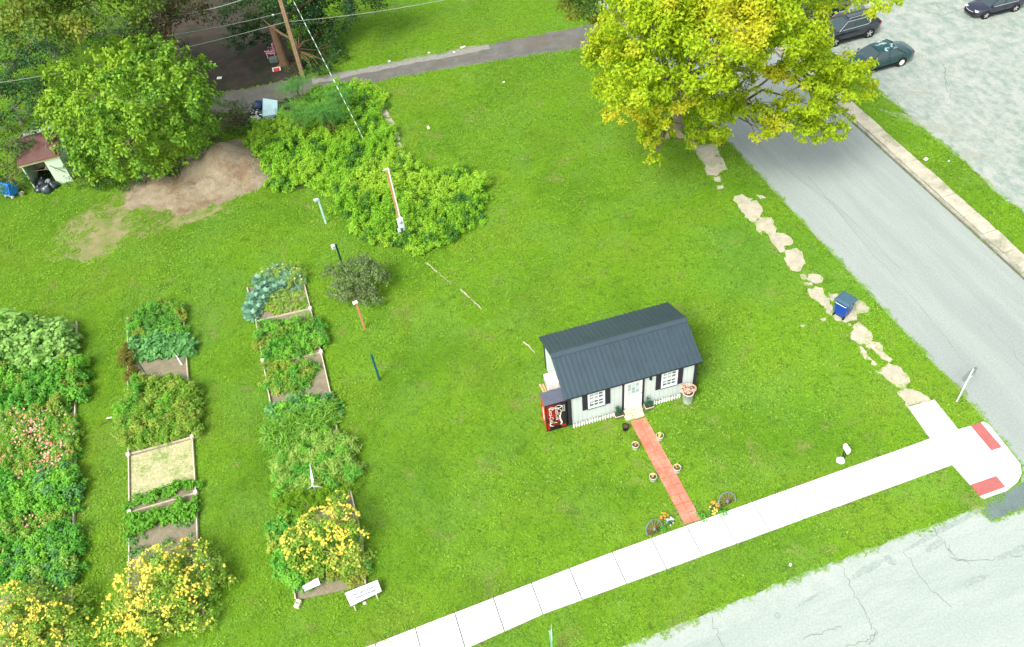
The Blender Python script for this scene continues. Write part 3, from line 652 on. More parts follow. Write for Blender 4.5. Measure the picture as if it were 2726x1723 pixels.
# ---- vending machine
vm = thing('vending_machine', 'red and black soda vending machine against the left end of the shed', 'vending machine', HW(-.56, .33), HT)
m_red = mat('machine_red', (0.62, 0.02, 0.015), rough=0.3, spec=0.5); m_dred = mat('machine_front', (0.42, 0.010, 0.014), (0.06, 0.006, 0.012), 1.7, 0.2, spec=0.6, sharp=(0.42, 0.58))
m_top = mat('machine_top', (0.085, 0.095, 0.13), (0.11, 0.12, 0.15), 4, 0.6); m_blk = mat('gloss_black', (0.012, 0.012, 0.016), rough=0.3)
p = MB(); p.box((0, .02, .95), (.90, .66, 1.74), bev=.015); link('cabinet', p, m_red, vm)
p = MB(); p.box((0, .02, 1.832), (.93, .70, .022)); link('top_panel', p, m_top, vm)
p = MB(); p.box((0, -.335, .95), (.90, .05, 1.76)); fd = link('front_door', p, m_blk, vm)
p = MB(); p.box((.0, -.363, .97), (.82, .012, 1.62)); lp = link('light_panel', p, m_dred, vm)
p = MB(); p.box((.33, -.372, 1.05), (.16, .012, 1.45)); link('coin_panel', p, mat('coin_black', (0.02, 0.018, 0.02), rough=.4), vm)
p = MB(); p.box((-.06, -.371, .26), (.5, .02, .22)); link('dispenser', p, m_blk, vm)
for x in (-.36, .36): p = MB(); p.box((x, 0, .04), (.06, .5, .08)); link('foot', p, m_blk, vm)
m_let = mat('print_white', (0.80, 0.76, 0.70), rough=.5)
def flat_text(txt, name, size, loc, rot, m, parent, ext=.002, shear=0.0, xs=1.0):
    cu = bpy.data.curves.new(name, 'FONT'); cu.body = txt; cu.size = size; cu.extrude = ext; cu.align_x = 'CENTER'; cu.align_y = 'CENTER'; cu.shear = shear; cu.resolution_u = 2
    o = bpy.data.objects.new(name, cu); COL.objects.link(o); dg = bpy.context.evaluated_depsgraph_get()
    me = bpy.data.meshes.new_from_object(o.evaluated_get(dg)); bpy.data.objects.remove(o); me.name = name
    o = link(name, me, m, parent, loc); o.rotation_euler = rot; o.scale = (xs, 1, 1); return o
# script lettering running down the front, both sides of the selection buttons
def swash(mb, pts, w, y):
    P = []; pts = [np.array(p, float) for p in pts]; k = len(pts)
    for i in range(k-1):
        p0, p1, p2, p3 = pts[max(i-1, 0)], pts[i], pts[i+1], pts[min(i+2, k-1)]
        for j in range(8):
            t = j/8; P.append(.5*((2*p1)+(-p0+p2)*t+(2*p0-5*p1+4*p2-p3)*t*t+(-p0+3*p1-3*p2+p3)*t**3))
    P.append(pts[-1]); Lf = []; Rt = []
    for i, p in enumerate(P):
        d = P[min(i+1, len(P)-1)]-P[max(i-1, 0)]; d = d/(np.linalg.norm(d)+1e-9); t = i/(len(P)-1)
        ww = w*(0.35+0.65*math.sin(math.pi*min(max(t, .03), .97))); q = np.array([-d[1], d[0]])
        Lf.append((p[0]+q[0]*ww, y, p[1]+q[1]*ww)); Rt.append((p[0]-q[0]*ww, y, p[1]-q[1]*ww))
    n = len(P); mb.add(Lf+Rt, [(i, i+1, n+i+1, n+i) for i in range(n-1)])
sw = MB(); yb = -.3795
swash(sw, [(-.24, .62), (-.30, .52), (-.22, .40), (-.02, .31), (.16, .36), (.22, .50), (.17, .72), (.16, .95), (.20, 1.10), (.20, 1.20)], .035, yb)
swash(sw, [(-.30, 1.62), (-.20, 1.68), (-.06, 1.60), (-.12, 1.53), (-.24, 1.58), (-.32, 1.66)], .018, yb)
swash(sw, [(-.02, 1.66), (.10, 1.72), (.24, 1.64), (.22, 1.54), (.06, 1.52), (.0, 1.60), (-.03, 1.66)], .022, yb)
swash(sw, [(.04, 1.20), (.16, 1.16), (.23, 1.26), (.20, 1.38), (.10, 1.44)], .016, yb)
swash(sw, [(-.14, .58), (-.04, .60), (.02, .54)], .02, yb)
swash(sw, [(-.32, .25), (-.20, .24), (-.12, .25)], .012, yb)
link('white_ribbon', sw, m_let, vm)
flat_text('Coca-Cola', 'script_lettering', .25, (-.22, -.377, 1.14), (math.pi/2, math.pi/2, 0), m_let, vm, .001, .35, 1.0)
o = flat_text('Coca-Cola', 'script_lettering', .25, (.05, -.3775, 1.19), (math.pi/2, math.pi/2, 0), m_let, vm, .001, .35, .8)
for i in range(2):
    for j in range(5): bt = MB(); bt.box((.30+.07*i, -.381, 1.62-.09*j), (.045, .006, .05)); link('selection_button', bt, mat('button_grey', (.5, .5, .48)), vm)
lf = MB(); lf.add([(-.4515, .08*math.sin(t)*0+.02-.05+.10*math.cos(t), .95+.50*math.sin(t)) for t in np.linspace(0, 2*math.pi, 16)[:-1]], [tuple(range(14, -1, -1))]); link('side_emblem', lf, m_let, vm)
# ---- lumber behind the machine along the left wall
for k in range(3):
    lb = MB(); lb.box((-.30-.11*k, 1.75+.1*k, .05+.035*k), (.09, 1.5-.2*k, .04), rz=.05*k); o = link('plank', lb, mat('new_lumber', (0.42, 0.31, 0.13), (0.52, 0.40, 0.20), 6, .8), None, HA, HT)
    tag(o, ['weathered yellow plank nearest the shed left wall', 'yellow plank lying in the middle of the three by the shed wall', 'short yellow plank furthest out from the shed left wall'][k], 'plank', 'planks on the grass beside the shed')
# ---- pots
m_pot = mat('white_pot', (0.74, 0.72, 0.62), rough=.6); m_potsoil = mat('potting_soil', (0.06, 0.035, 0.025), (0.11, 0.06, 0.04), 20, .95)
m_gleaf = leafmat('pot_leaf', (0.05, 0.15, 0.05), (0.09, 0.25, 0.08))
m_spruce = leafmat('dark_pot_leaf', (0.03, 0.11, 0.06), (0.06, 0.19, 0.10))
def flat_flower(mb, c, r, n=5, tilt=None):
    N = Vector((rng.normal(0, .4), rng.normal(0, .4)-.3, 1)).normalized(); a = N.orthogonal().normalized(); b = N.cross(a)
    for k in range(n):
        w = 2*math.pi*k/n+rng.random()*.3; d = a*math.cos(w)+b*math.sin(w); e = a*math.cos(w+.5)+b*math.sin(w+.5); g_ = a*math.cos(w-.5)+b*math.sin(w-.5)
        c_ = Vector(c); mb.add([c_, c_+e*r*.55, c_+d*r+N*r*.15, c_+g_*r*.55], [(0, 1, 2, 3)])
def pot(label, loc, r=.15, h=.27, name='flower_pot', pm=m_pot, group='white pots along the red path', what=None, fm=None, cat='plant pot'):
    t_ = thing(name, label, cat, loc, 0, group)
    p = MB(); p.lathe([(0, 0), (r*.80, 0), (r*.84, .01), (r*.97, h-.03), (r*1.03, h-.028), (r*1.04, h), (r*.95, h), (r*.92, h-.035)], 20); link('pot_body', p, pm, t_)
    p = MB(); p.lathe([(r*.89, h-.04), (r*.5, h-.025), (0, h-.02)], 14); link('soil', p, m_potsoil, t_)
    if what == 'flowers' or what == 'sprout':
        p = MB(); fl_ = MB(); n = 6 if what == 'sprout' else 16
        for k in range(n):
            a = rng.uniform(0, 6.28); q = rng.uniform(0, r*.75); top = (q*math.cos(a), q*math.sin(a), h+rng.uniform(.02, .10))
            p.tube([(q*.6*math.cos(a), q*.6*math.sin(a), h-.03), top], .005, 4, False); flat_flower(fl_, top, .045)
        V_, F_ = leaves(np.array([[rng.uniform(-r, r)*.6, rng.uniform(-r, r)*.6, h+rng.uniform(-.01, .05)] for _ in range(n*3)]), np.tile([0, 0, 1.], (n*3, 1)), .06)
        tag(link('stem', p, m_gleaf, t_), kind='stuff'); link('leaves', mesh_np('leaves', V_, F_), m_gleaf, t_); tag(link('bloom', fl_, fm, t_), kind='stuff')
    return t_
m_yf = mat('yellow_petal', (0.75, 0.52, 0.07), (0.80, 0.62, 0.16), 30, .6); m_of = mat('orange_petal', (0.75, 0.24, 0.03), (0.80, 0.38, 0.06), 30, .6)
m_pf = mat('pink_petal', (0.72, 0.30, 0.28), (0.80, 0.50, 0.36), 20, .6); m_wf = mat('white_petal', (0.75, 0.75, 0.74), (0.62, 0.60, 0.72), 20, .6)
pot('white pot full of pale yellow flowers right of the red path near the shed', HW(3.34, -1.86), what='flowers', fm=m_yf)
pot('white pot with a wilted sprout left of the red path nearer the shed', HW(2.22, -1.96), what='sprout', fm=m_of)
pot('white pot of dark soil with orange flowers at its back halfway down the path', HW(3.39, -3.52), what='sprout', fm=m_of)
pot('white pot with one yellow bloom on the left of the path nearer the sidewalk', HW(2.33, -3.60), what='sprout', fm=m_yf)
pot('black bucket standing on the grass left of the shed door step', HW(2.17, -.95), .14, .28, 'bucket', m_blk, None, None, None, 'bucket')
tp = pot('tall white pot of pink flowers at the right front corner of the shed', HW(5.19, -.44), .24, .68, 'tall_flower_pot', mat('bright_pot', (.78, .78, .77), rough=.5), None, None, None, 'plant pot')
V_, N_ = blob_points((0, .08, .78), (.30, .24, .16), 200, 8, low=-.4); Vl, Fl = leaves(V_, N_, .08); link('foliage', mesh_np('foliage', Vl, Fl), m_gleaf, tp)
fb = MB()
for _ in range(130):
    d = nrm(rng.normal(0, 1, 3)); d[2] = abs(d[2])*.8; flat_flower(fb, (d[0]*.34, .09+d[1]*.24, .76+d[2]*.18), .045)
link('bloom', fb, m_pf, tp)
def box_planter(label, loc, s=1.0):
    t_ = thing('box_planter', label, 'planter', loc, HT, 'box planters flanking the shed door')
    p = MB(); w = .36
    for (c, d) in (((0, -.13, .10), (w, .02, .16)), ((0, .13, .10), (w, .02, .16)), ((-w/2+.01, 0, .10), (.02, .24, .16)), ((w/2-.01, 0, .10), (.02, .24, .16))): p.box(c, d)
    link('box', p, mat('grey_box', (0.11, 0.10, 0.085), (0.16, 0.14, 0.11), 8, .9), t_)
    p = MB(); p.box((0, -.143, .185), (w+.04, .03, .022)); p.box((-w/2, 0, .185), (.03, .27, .022)); link('rim', p, m_flag, t_)
    p = MB(); p.box((0, 0, .13), (w-.04, .23, .04)); link('soil', p, m_potsoil, t_)
    P_, N_ = blob_points((0, .0, .42*s), (.16, .14, .30*s), 520, 12, .4, low=-.6, fill=.3); V_, F_ = leaves(P_, N_, .07, .3, jit=.8); link('foliage', mesh_np('foliage', V_, F_), m_spruce, t_)
box_planter('box planter of dark evergreen twigs left of the shed door', HW(2.13, -.22)); box_planter('box planter of dark evergreen twigs right of the shed door', HW(3.50, -.22))

# ---- wagon wheels and artificial flowers by the sidewalk
m_iron = mat('grey_rim', (0.10, 0.135, 0.14), (0.18, 0.23, 0.24), 9, .7); m_wood = mat('old_wood', (0.15, 0.09, 0.05), (0.26, 0.17, 0.09), 9, .9)
def wagon_wheel(label, px, rz, lean):
    c = G(*px); t_ = thing('wagon_wheel', label, 'wheel', c, rz, 'old wagon wheels flanking the path end'); R_ = .36
    Rt = Matrix.Rotation(lean, 3, 'X')
    P = lambda r, a: tuple(Rt @ Vector((r*math.cos(a), 0, r*math.sin(a)+.20)))
    p = MB(); p.tube([P(R_, math.radians(a)) for a in range(-25, 206, 11)], .026, 8); link('rim', p, m_iron, t_)
    p = MB(); p.lathe([(0, -.09), (.05, -.08), (.065, 0), (.05, .08), (0, .09)], 12, ax='Y'); o = link('hub', p, m_iron, t_, P(0, 0)); o.rotation_euler = (lean, 0, 0)
    P_, N_ = blob_points((0, .08, .05), (.28, .14, .11), 130, 8, .5, low=-.2); V_, F_ = leaves(P_, N_, .07, .35); tag(link('dead_growth', mesh_np('dead_growth', V_, F_), leafmat('dead_growth', (.09, .055, .03), (.20, .13, .07), None), t_), kind='stuff')
    for a in range(0, 181, 30):
        p = MB(); p.tube([P(.05, math.radians(a)), P(R_-.01, math.radians(a))], .017, 6); link('spoke', p, m_wood, t_)
wagon_wheel('wooden wagon wheel with grey rim right of the red path', (1939, 1346), HT+.1, -.62)
wagon_wheel('wooden wagon wheel with grey rim left of the red path', (1746, 1419), HT+.25, -.62)
def bouquet(label, px, fms, r=.2):
    c = G(*px); t_ = thing('flower_bunch', label, 'flowers', c, 0, 'flower bunches by the sidewalk')
    P_, N_ = blob_points((0, 0, .13), (r*.85, r*.85, .13), 160, 6); V_, F_ = leaves(P_, N_, .07); link('leaves', mesh_np('leaves', V_, F_), m_gleaf, t_)
    for k, (fm, dx, dy) in enumerate(fms):
        fb = MB()
        for _ in range(20): d = nrm(rng.normal(0, 1, 3)); d[2] = abs(d[2]); flat_flower(fb, (dx+d[0]*r*.8, dy+d[1]*r*.8, .13+d[2]*.16), .045)
        tag(link('bloom', fb, fm, t_), kind='stuff')
bouquet('bunch of golden yellow flowers beside the right wagon wheel', (1898, 1360), [(m_yf, -.03, -.05), (m_of, .06, .14)])
bouquet('bunch of orange and white flowers beside the left wagon wheel', (1776, 1390), [(m_of, -.10, .15), (m_wf, .09, -.08)], .22)
def weed(label, px, r=.3, m_=None, n=130, h=.18, size=.12):
    c = G(*px); t_ = thing('weed_tuft', label, 'weed', c, 0, None)
    P_, N_ = blob_points((0, 0, .02), (r, r*.7, h), n, 8, .5, low=-.05); V_, F_ = leaves(P_, N_, size, .4); link('foliage', mesh_np('foliage', V_, F_), m_ or leafmat('fresh_weed', (.10, .34, .03), (.16, .45, .06)), t_)
weed('bright green weed growing at the end of the red path by the sidewalk', (1872, 1379)); weed('small green weed in front of the right wagon wheel', (1925, 1368), .25, n=80)
weed('small green weed below the orange flowers by the sidewalk', (1770, 1412), .22, n=60)
# ------------------------------------------------------------------ TREES
m_bark = mat('grey_bark', (0.16, 0.13, 0.09), (0.26, 0.22, 0.16), 7, .95, .8, 20)
m_brown = mat('brown_bark', (0.13, 0.075, 0.04), (0.22, 0.14, 0.08), 7, .95, .8, 20)
def make_tree(name, label, base_px, blobs, lm, leafsize, dens, bark=m_bark, trunk_r=.25, fork=2.2, group=None, clumps=14, crad=.3, low=-.3, aspect=.55, droop=.5, jit=.55, cat='tree', lean=None, part_='crown', limbs=True, fill=.2):
    """blobs: (px, py, height, (rx, ry, rz)); the crown's clumps hang on limbs from the trunk"""
    B = G(*base_px); t_ = thing(name, label, cat, B, 0, group); L_ = []
    fk = B+np.array([0, 0, fork])
    if limbs:
        p = MB(); p.tube([(0, 0, -.1), (.02, 0, .3), tuple((fk-B)*.6), tuple(fk-B)], [trunk_r*1.35, trunk_r, trunk_r*.85, trunk_r*.75], 12); link('trunk', p, bark, t_)
    for b in blobs:
        x, y, z, r = b[:4]; r = np.ones(3)*np.asarray(r, float); c = G(x, y, z); k = b[4] if len(b) > 4 else 1.0
        n = int(dens*k*(r[0]*r[1]*r[2])**(2/3)*12.5)
        P, N = blob_points(c-B, r, n, max(6, int(clumps*k)), crad, low, fill); L_.append(leaves(P, N, leafsize, aspect, droop, jit))
    if limbs:
        C_ = [G(q[0], q[1], q[2])-B+np.array([0, 0, -.1]) for q in blobs]; R3 = [np.max(np.atleast_1d(q[3])) for q in blobs]; nm_ = max(3, len(C_)//5); mains = [0]
        while len(mains) < min(nm_, len(C_)): mains.append(int(np.argmax([min(np.linalg.norm(c-C_[k_]) for k_ in mains) for c in C_])))
        paths = {}
        for k_ in mains+[i for i in range(len(C_)) if i not in mains]:
            c = C_[k_]
            if k_ in mains: st0 = fk-B
            else: kk = min(mains, key=lambda q: np.linalg.norm(C_[q]-c)); st0 = np.array(paths[kk][3])
            pth_ = limb_path(st0, c, .08, 6); paths[k_] = pth_; p = MB(); d = np.linalg.norm(pth_[-1]-pth_[0])
            r0 = min(trunk_r*.5, .03+.018*d) if k_ in mains else min(.09, .02+.015*d); p.tube(pth_, [r0*(1-i/5.5) for i in range(6)], 7)
            for q in range(4):
                e = np.array(pth_[-1])+nrm(rng.normal(0, 1, 3))*R3[k_]*.75; p.tube(limb_path(pth_[3], e, .05, 4), [r0*.35, r0*.25, r0*.16, .008], 5)
            link('limb', p, bark, t_)
    V, F = join_vf(L_); link(part_, mesh_np(part_, V, F), lm, t_); return t_
lm_maple = leafmat('maple_leaf', (0.25, 0.42, 0.010), (0.52, 0.64, 0.018), (0.60, 0.60, 0.03), .35, .45, pos=(.52, .66))
MB_ = [(1700, 120, 9, (2.4, 2.4, 1.9)), (1760, 60, 11, (2.8, 2.6, 2.2)), (1900, 30, 12, (2.8, 2.6, 2.2)), (2040, 30, 11.5, (2.7, 2.6, 2.2)), (1665, 210, 6.5, (1.5, 1.6, 1.3)), (1625, 235, 5, (1.0, 1.0, .9)), (1720, 190, 9, (2.2, 2.2, 1.8)), (1820, 150, 10, (2.4, 2.2, 2)),
 (1930, 120, 10.5, (2.2, 2.1, 1.9)), (1700, 270, 6, (1.7, 1.5, 1.2)), (1645, 300, 4.5, (1.0, .9, .8)), (1790, 270, 7, (1.6, 1.5, 1.3)), (1740, 340, 4.5, (1.1, .9, .9)), (1732, 372, 3.6, (.7, .6, .9)), (1860, 270, 6.5, (1.8, 1.5, 1.3)), (1900, 320, 5, (1.5, 1.2, 1.0)), (1880, 375, 3.6, (1.1, .7, .7)), (1740, 425, 2.8, (.45, .35, .3)),
 (1960, 290, 5.5, (1.2, .9, .7)), (2010, 195, 8, (1.4, 1.2, 1.2), .7), (2080, 130, 9, (1.9, 1.7, 1.5)), (2105, 60, 10, (1.8, 2.0, 1.7)), (2150, 190, 8, (1.5, 1.4, 1.1), .9), (2160, 265, 6.5, (1.5, 1.2, .9)), (2105, 335, 5.2, (1.3, .9, .8)), (2150, 350, 4.4, (.9, .8, .8)), (2060, 300, 5.5, (1, .8, .8)), (2035, 345, 4.6, (.9, .8, .9), .8), (2195, 320, 5, (1.3, 1.1, .9)), (2215, 355, 4, (.8, .6, .6)),
 (2230, 225, 7, (1.5, 1.2, 1.1), .9), (2285, 235, 6, (1.0, .9, .7), .9), (2262, 178, 7.2, (1.2, .9, .8), .8), (2335, 12, 9, (1.3, .8, .6), .9), (2250, 10, 9.5, (1.0, .6, .5), .6), (2165, 105, 8.5, (1.0, 1.1, 1), .8), (1990, 240, 6.5, (1.0, .9, .8), .5), (1625, 130, 7, (1.0, .9, .9), .8), (1800, -60, 12, (3, 3, 2.5)), (2000, -80, 12.5, (3.2, 3, 2.5)), (2110, -60, 11, (2.4, 2.4, 2)), (1715, -30, 10, (2.4, 2.4, 2))]
make_tree('maple_tree', 'large spreading maple with yellow green leaves over the side street', (1795, 335), MB_, lm_maple, .185, 82, trunk_r=.42, fork=3.2, clumps=24, crad=.21, low=-.35)
lm_mul = leafmat('mulberry_leaf', (0.06, 0.18, 0.014), (0.27, 0.50, 0.04), (0.30, 0.48, 0.03), .3, .35)
MU = [(200, 230, 4.5, (2.0, 1.8, 1.6)), (300, 180, 6, (2.0, 1.8, 1.6)), (400, 170, 6.4, (2.0, 1.8, 1.6)), (490, 190, 5.6, (1.6, 1.5, 1.3)), (250, 300, 4.6, (2.2, 1.8, 1.7)), (350, 270, 6, (2.4, 2.2, 1.9)), (450, 260, 5.6, (2.2, 2, 1.7)), (530, 270, 4.2, (1.5, 1.4, 1.3)), (190, 360, 2.6, (1.6, 1.3, 1.4)), (260, 400, 2.8, (1.8, 1.5, 1.5)), (350, 370, 4, (2.0, 1.7, 1.7)), (440, 350, 3.8, (1.9, 1.6, 1.6)), (520, 350, 2.8, (1.5, 1.2, 1.3)), (300, 450, 1.4, (1.6, 1.1, 1.1)), (400, 440, 1.6, (1.5, 1.1, 1.1)), (230, 440, 1.2, (1.2, .9, .9)), (480, 410, 1.4, (1.3, 1, 1)), (150, 300, 3.5, (1.4, 1.2, 1.2))]
make_tree('mulberry_tree', 'big bright green rounded tree behind the dirt heap', (370, 440), MU, lm_mul, .24, 40, trunk_r=.25, fork=1.5, clumps=34, crad=.17, low=-.45, droop=.7)
mu2 = MB()
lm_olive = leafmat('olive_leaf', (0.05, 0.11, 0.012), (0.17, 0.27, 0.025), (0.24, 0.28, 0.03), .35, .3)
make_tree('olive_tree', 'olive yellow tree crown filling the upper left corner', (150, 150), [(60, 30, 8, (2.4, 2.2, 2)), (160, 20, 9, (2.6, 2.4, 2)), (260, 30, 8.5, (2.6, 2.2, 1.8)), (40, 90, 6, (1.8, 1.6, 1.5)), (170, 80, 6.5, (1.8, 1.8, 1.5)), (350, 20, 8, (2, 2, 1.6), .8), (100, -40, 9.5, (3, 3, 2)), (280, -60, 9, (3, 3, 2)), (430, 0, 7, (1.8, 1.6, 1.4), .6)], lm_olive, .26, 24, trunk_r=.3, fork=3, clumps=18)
lm_brown = leafmat('dull_brown_leaf', (0.035, 0.045, 0.012), (0.085, 0.07, 0.022), None, .4, .2)
make_tree('dull_tree', 'dull brownish tree between the olive crown and the alley wires', (470, 130), [(420, 70, 4, (2, 1.8, 1.4)), (500, 60, 5, (1.8, 1.8, 1.4), .6), (460, -10, 7, (2.4, 2.2, 1.6)), (540, -20, 7, (2.2, 2, 1.6), .7), (380, 110, 2.5, (1.8, 1.6, 1.2)), (440, 130, 1.5, (1.6, 1.2, 1.0), .7)], lm_brown, .22, 20, bark=m_brown, trunk_r=.2, fork=2)
lm_dark = leafmat('shade_dark_leaf', (0.012, 0.045, 0.016), (0.032, 0.095, 0.030), (0.045, 0.105, 0.022), .3, .25)  # leaf greens darkened, shade from surrounding forest is put into the colour
make_tree('shade_tree', 'green shade tree with shade coloured into its leaves behind the leaning utility pole', (758, 172), [(650, 20, 3.5, (2, 1.8, 1.5)), (700, 60, 2.4, (1.6, 1.4, 1.2)), (660, 80, 1.9, (1.4, 1.3, 1.1)), (640, 110, 1.1, (1.1, 1, .8), .8), (700, 115, 0.9, (1.1, .9, .8), .8), (780, 20, 3.5, (2.2, 2, 1.7)), (860, 30, 2.6, (2.2, 2, 1.7)), (940, 0, 3.4, (2, 2, 1.6)), (800, 70, 2.2, (1.7, 1.5, 1.3)), (880, 80, 1.3, (1.5, 1.3, 1.2)), (830, 120, 0.8, (1.4, 1.2, 1.1)), (880, 140, 0.6, (1.3, 1.0, .9)), (820, 165, 0.6, (.9, .8, .8)), (720, -30, 4.9, (2.6, 2.4, 2)), (840, -50, 4.8, (2.8, 2.6, 2)), (960, -50, 4.8, (2, 2, 1.6)), (860, 185, 0.6, (.9, .6, .6), .8)], lm_dark, .20, 34, bark=m_brown, trunk_r=.34, fork=2.8, clumps=18)
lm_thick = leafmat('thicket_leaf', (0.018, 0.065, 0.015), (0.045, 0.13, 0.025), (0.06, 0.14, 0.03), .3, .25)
make_tree('thicket_tree', 'green thicket tree with shade coloured into its leaves at the left edge above the low shed', (60, 330), [(40, 150, 3, (2.2, 1.8, 1.5)), (120, 150, 3, (1.8, 1.6, 1.4)), (30, 200, 2.4, (1.8, 1.4, 1.0), .7), (40, 250, 2.2, (1.8, 1.4, 1.3)), (110, 260, 2.4, (1.4, 1.3, 1.3)), (60, 310, 1.6, (1.8, 1.3, 1.2)), (130, 330, 1.3, (1.2, 1, 1)), (-30, 130, 3.5, (2, 2, 1.6)), (-30, 260, 2.6, (2, 2, 1.6)), (150, 110, 2.4, (1.6, 1.4, 1)), (210, 110, 1.6, (1.6, 1.3, 1)), (290, 100, 1.3, (1.6, 1.3, 1)), (350, 70, 1.3, (1.6, 1.2, 1)), (250, 60, 1.5, (1.8, 1.4, 1.2)), (120, 90, 2, (1.6, 1.4, 1))], leafmat('shaded_thicket_leaf_b', (0.035, 0.115, 0.03), (0.075, 0.20, 0.04), (0.025, 0.08, 0.02), .35, .25), .18, 32, trunk_r=.15, fork=1.2, clumps=18)  # thicket leaves coloured darker in place of shade from taller trees
make_tree('corner_shrub', 'leafy shrub overhanging the low shed at the left edge', (40, 500), [(30, 360, 2.4, (1.4, 1.1, 1.1)), (40, 410, 2.0, (1.2, 1, 1)), (20, 450, 1.3, (1.1, .8, .9)), (55, 480, .9, (.6, .5, .7)), (5, 500, .7, (.7, .6, .7)), (75, 350, 2.6, (.5, .4, .4)), (25, 480, .8, (.6, .5, .6)), (92, 342, 2.7, (.6, .5, .4)), (62, 385, 2.5, (.7, .6, .5)), (70, 435, 1.6, (.35, .3, .4)), (172, 395, 2.2, (.5, .4, .5)), (190, 445, 1.1, (.45, .4, .6)), (130, 352, 2.8, (.4, .3, .3))], leafmat('shrub_leaf', (0.035, 0.10, 0.02), (0.085, 0.19, 0.03), (0.14, 0.19, 0.03), .5, .3), .15, 40, trunk_r=.07, fork=.8, clumps=14, cat='shrub')
lm_under = leafmat('undergrowth_leaf', (0.025, 0.085, 0.018), (0.065, 0.17, 0.03), (0.10, 0.13, 0.04), .5, .25)
make_tree('undergrowth', 'dark undergrowth between the big green tree and the weed patch', (560, 400), [(480, 440, .5, (1.3, .8, .6)), (430, 460, .4, (1.1, .7, .5)), (540, 390, .6, (1.2, .9, .7)), (600, 360, .5, (1.2, .9, .6)), (640, 300, .6, (.9, .8, .8)), (590, 300, .6, (1.0, .9, .8)), (620, 330, .5, (1.2, .8, .6)), (560, 340, .9, (1.2, 1, .9)), (360, 490, .4, (1.1, .6, .5)), (290, 490, .4, (1.1, .6, .5)), (220, 480, .5, (1.1, .7, .6)), (190, 450, .5, (.8, .7, .7))], lm_under, .13, 50, trunk_r=.04, fork=.2, clumps=14, cat='shrub', part_='foliage', limbs=False)
lm_red = leafmat('dry_vine_leaf', (0.085, 0.05, 0.02), (0.14, 0.10, 0.03), (0.06, 0.12, 0.03), .7, .2)
make_tree('dry_vines', 'reddish brown dry vines around the discarded mattress', (760, 320), [(752, 285, .2, (.7, .6, .3)), (745, 320, .2, (.9, .5, .3)), (690, 345, .2, (1.2, .4, .3)), (640, 350, .2, (1, .4, .3)), (770, 180, .3, (.7, .5, .3)), (790, 195, .3, (.6, .4, .3))], lm_red, .11, 45, limbs=False, cat='vines', part_='foliage')
lm_t8 = leafmat('side_tree_leaf', (0.04, 0.10, 0.015), (0.10, 0.20, 0.02), (0.26, 0.24, 0.02), .4, .3)
make_tree('alley_tree', 'smaller darker tree left of the big maple at the top edge', (1600, 110), [(1540, 20, 5, (1.5, 1.4, 1.1)), (1600, 10, 6, (1.8, 1.6, 1.4)), (1570, 50, 4, (1.2, 1.0, .8), .7), (1620, 60, 4, (1.2, 1, .9)), (1540, -50, 7, (2, 2, 1.6)), (1640, -40, 7, (2, 2, 1.6)), (1590, 110, 1, (.6, .5, .7)), (1615, 130, .9, (.7, .6, .8)), (1610, 165, .4, (.5, .4, .4))], lm_t8, .17, 40, trunk_r=.16, fork=1.8)

# ---- weed patch
WEED = [(640, 345), (700, 330), (770, 300), (830, 245), (920, 225), (1005, 228), (1015, 290), (1040, 350), (1070, 405), (1100, 435), (1180, 460), (1240, 455), (1290, 490), (1300, 540), (1270, 590), (1215, 615), (1190, 640), (1130, 680), (1090, 665), (1010, 640), (930, 590), (890, 560), (860, 500), (820, 490), (720, 500), (690, 430), (665, 400)]
WP = pix(WEED, .25)
lm_weed = leafmat('weed_leaf', (0.13, 0.37, 0.016), (0.32, 0.60, 0.035), (0.35, 0.58, 0.04), .25, .3)
lm_weed2 = leafmat('weed_leaf_dark', (0.05, 0.17, 0.02), (0.10, 0.27, 0.03), None)
def weedy(poly, spacing, r, h, dens, size, mats, name, label, kind='stuff', cat=None, base=True, basemat=None, hvar=.35, O=None, parent=None, aspect=.55, part=None, jit=.55):
    X, Y = sample_poly(poly, spacing); L_ = [[] for _ in mats]; hb = MB()
    for x, y in zip(X, Y):
        hh = h*(1+rng.uniform(-hvar, hvar)); rr = r*rng.uniform(.7, 1.25); n = int(dens*rr*rr*24)
        P, N = blob_points((x, y, hh*.25), (rr, rr, hh*.8), n, 9, .35, low=.0, fill=.15)
        k = rng.choice(len(mats), p=[m_[1] for m_ in mats]); L_[k].append(leaves(P, N+np.array([0, 0, .7]), size, aspect, .3, jit))
    if O is None: O = np.array([0, 0, 0.])
    if base:
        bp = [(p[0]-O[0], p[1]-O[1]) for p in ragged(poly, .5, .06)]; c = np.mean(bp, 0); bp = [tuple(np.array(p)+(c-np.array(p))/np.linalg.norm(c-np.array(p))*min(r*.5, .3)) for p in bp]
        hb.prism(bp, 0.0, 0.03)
    res = []
    for (mt, _), Ls in zip(mats, L_):
        if not Ls: continue
        V, F = join_vf(Ls); V = V-O.astype(V.dtype); o = link(part or name, mesh_np(name, V, F), mt, parent); res.append(o)
        if parent is None: tag(o, label, cat, None, kind)
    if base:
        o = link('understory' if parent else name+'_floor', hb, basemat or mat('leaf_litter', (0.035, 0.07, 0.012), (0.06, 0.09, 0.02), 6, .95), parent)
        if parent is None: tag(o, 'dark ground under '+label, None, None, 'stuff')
    return res
wpt = thing('weed_patch', 'large overgrown patch of bright green vines around the meter post', 'weeds', G(960, 500))
weedy(ragged(WP, 1.1, .28), .42, .44, .60, 88, .105, [(lm_weed, .86), (lm_weed2, .14)], 'weed_patch', '', hvar=.6, O=G(960, 500), parent=wpt, part='vine_foliage')
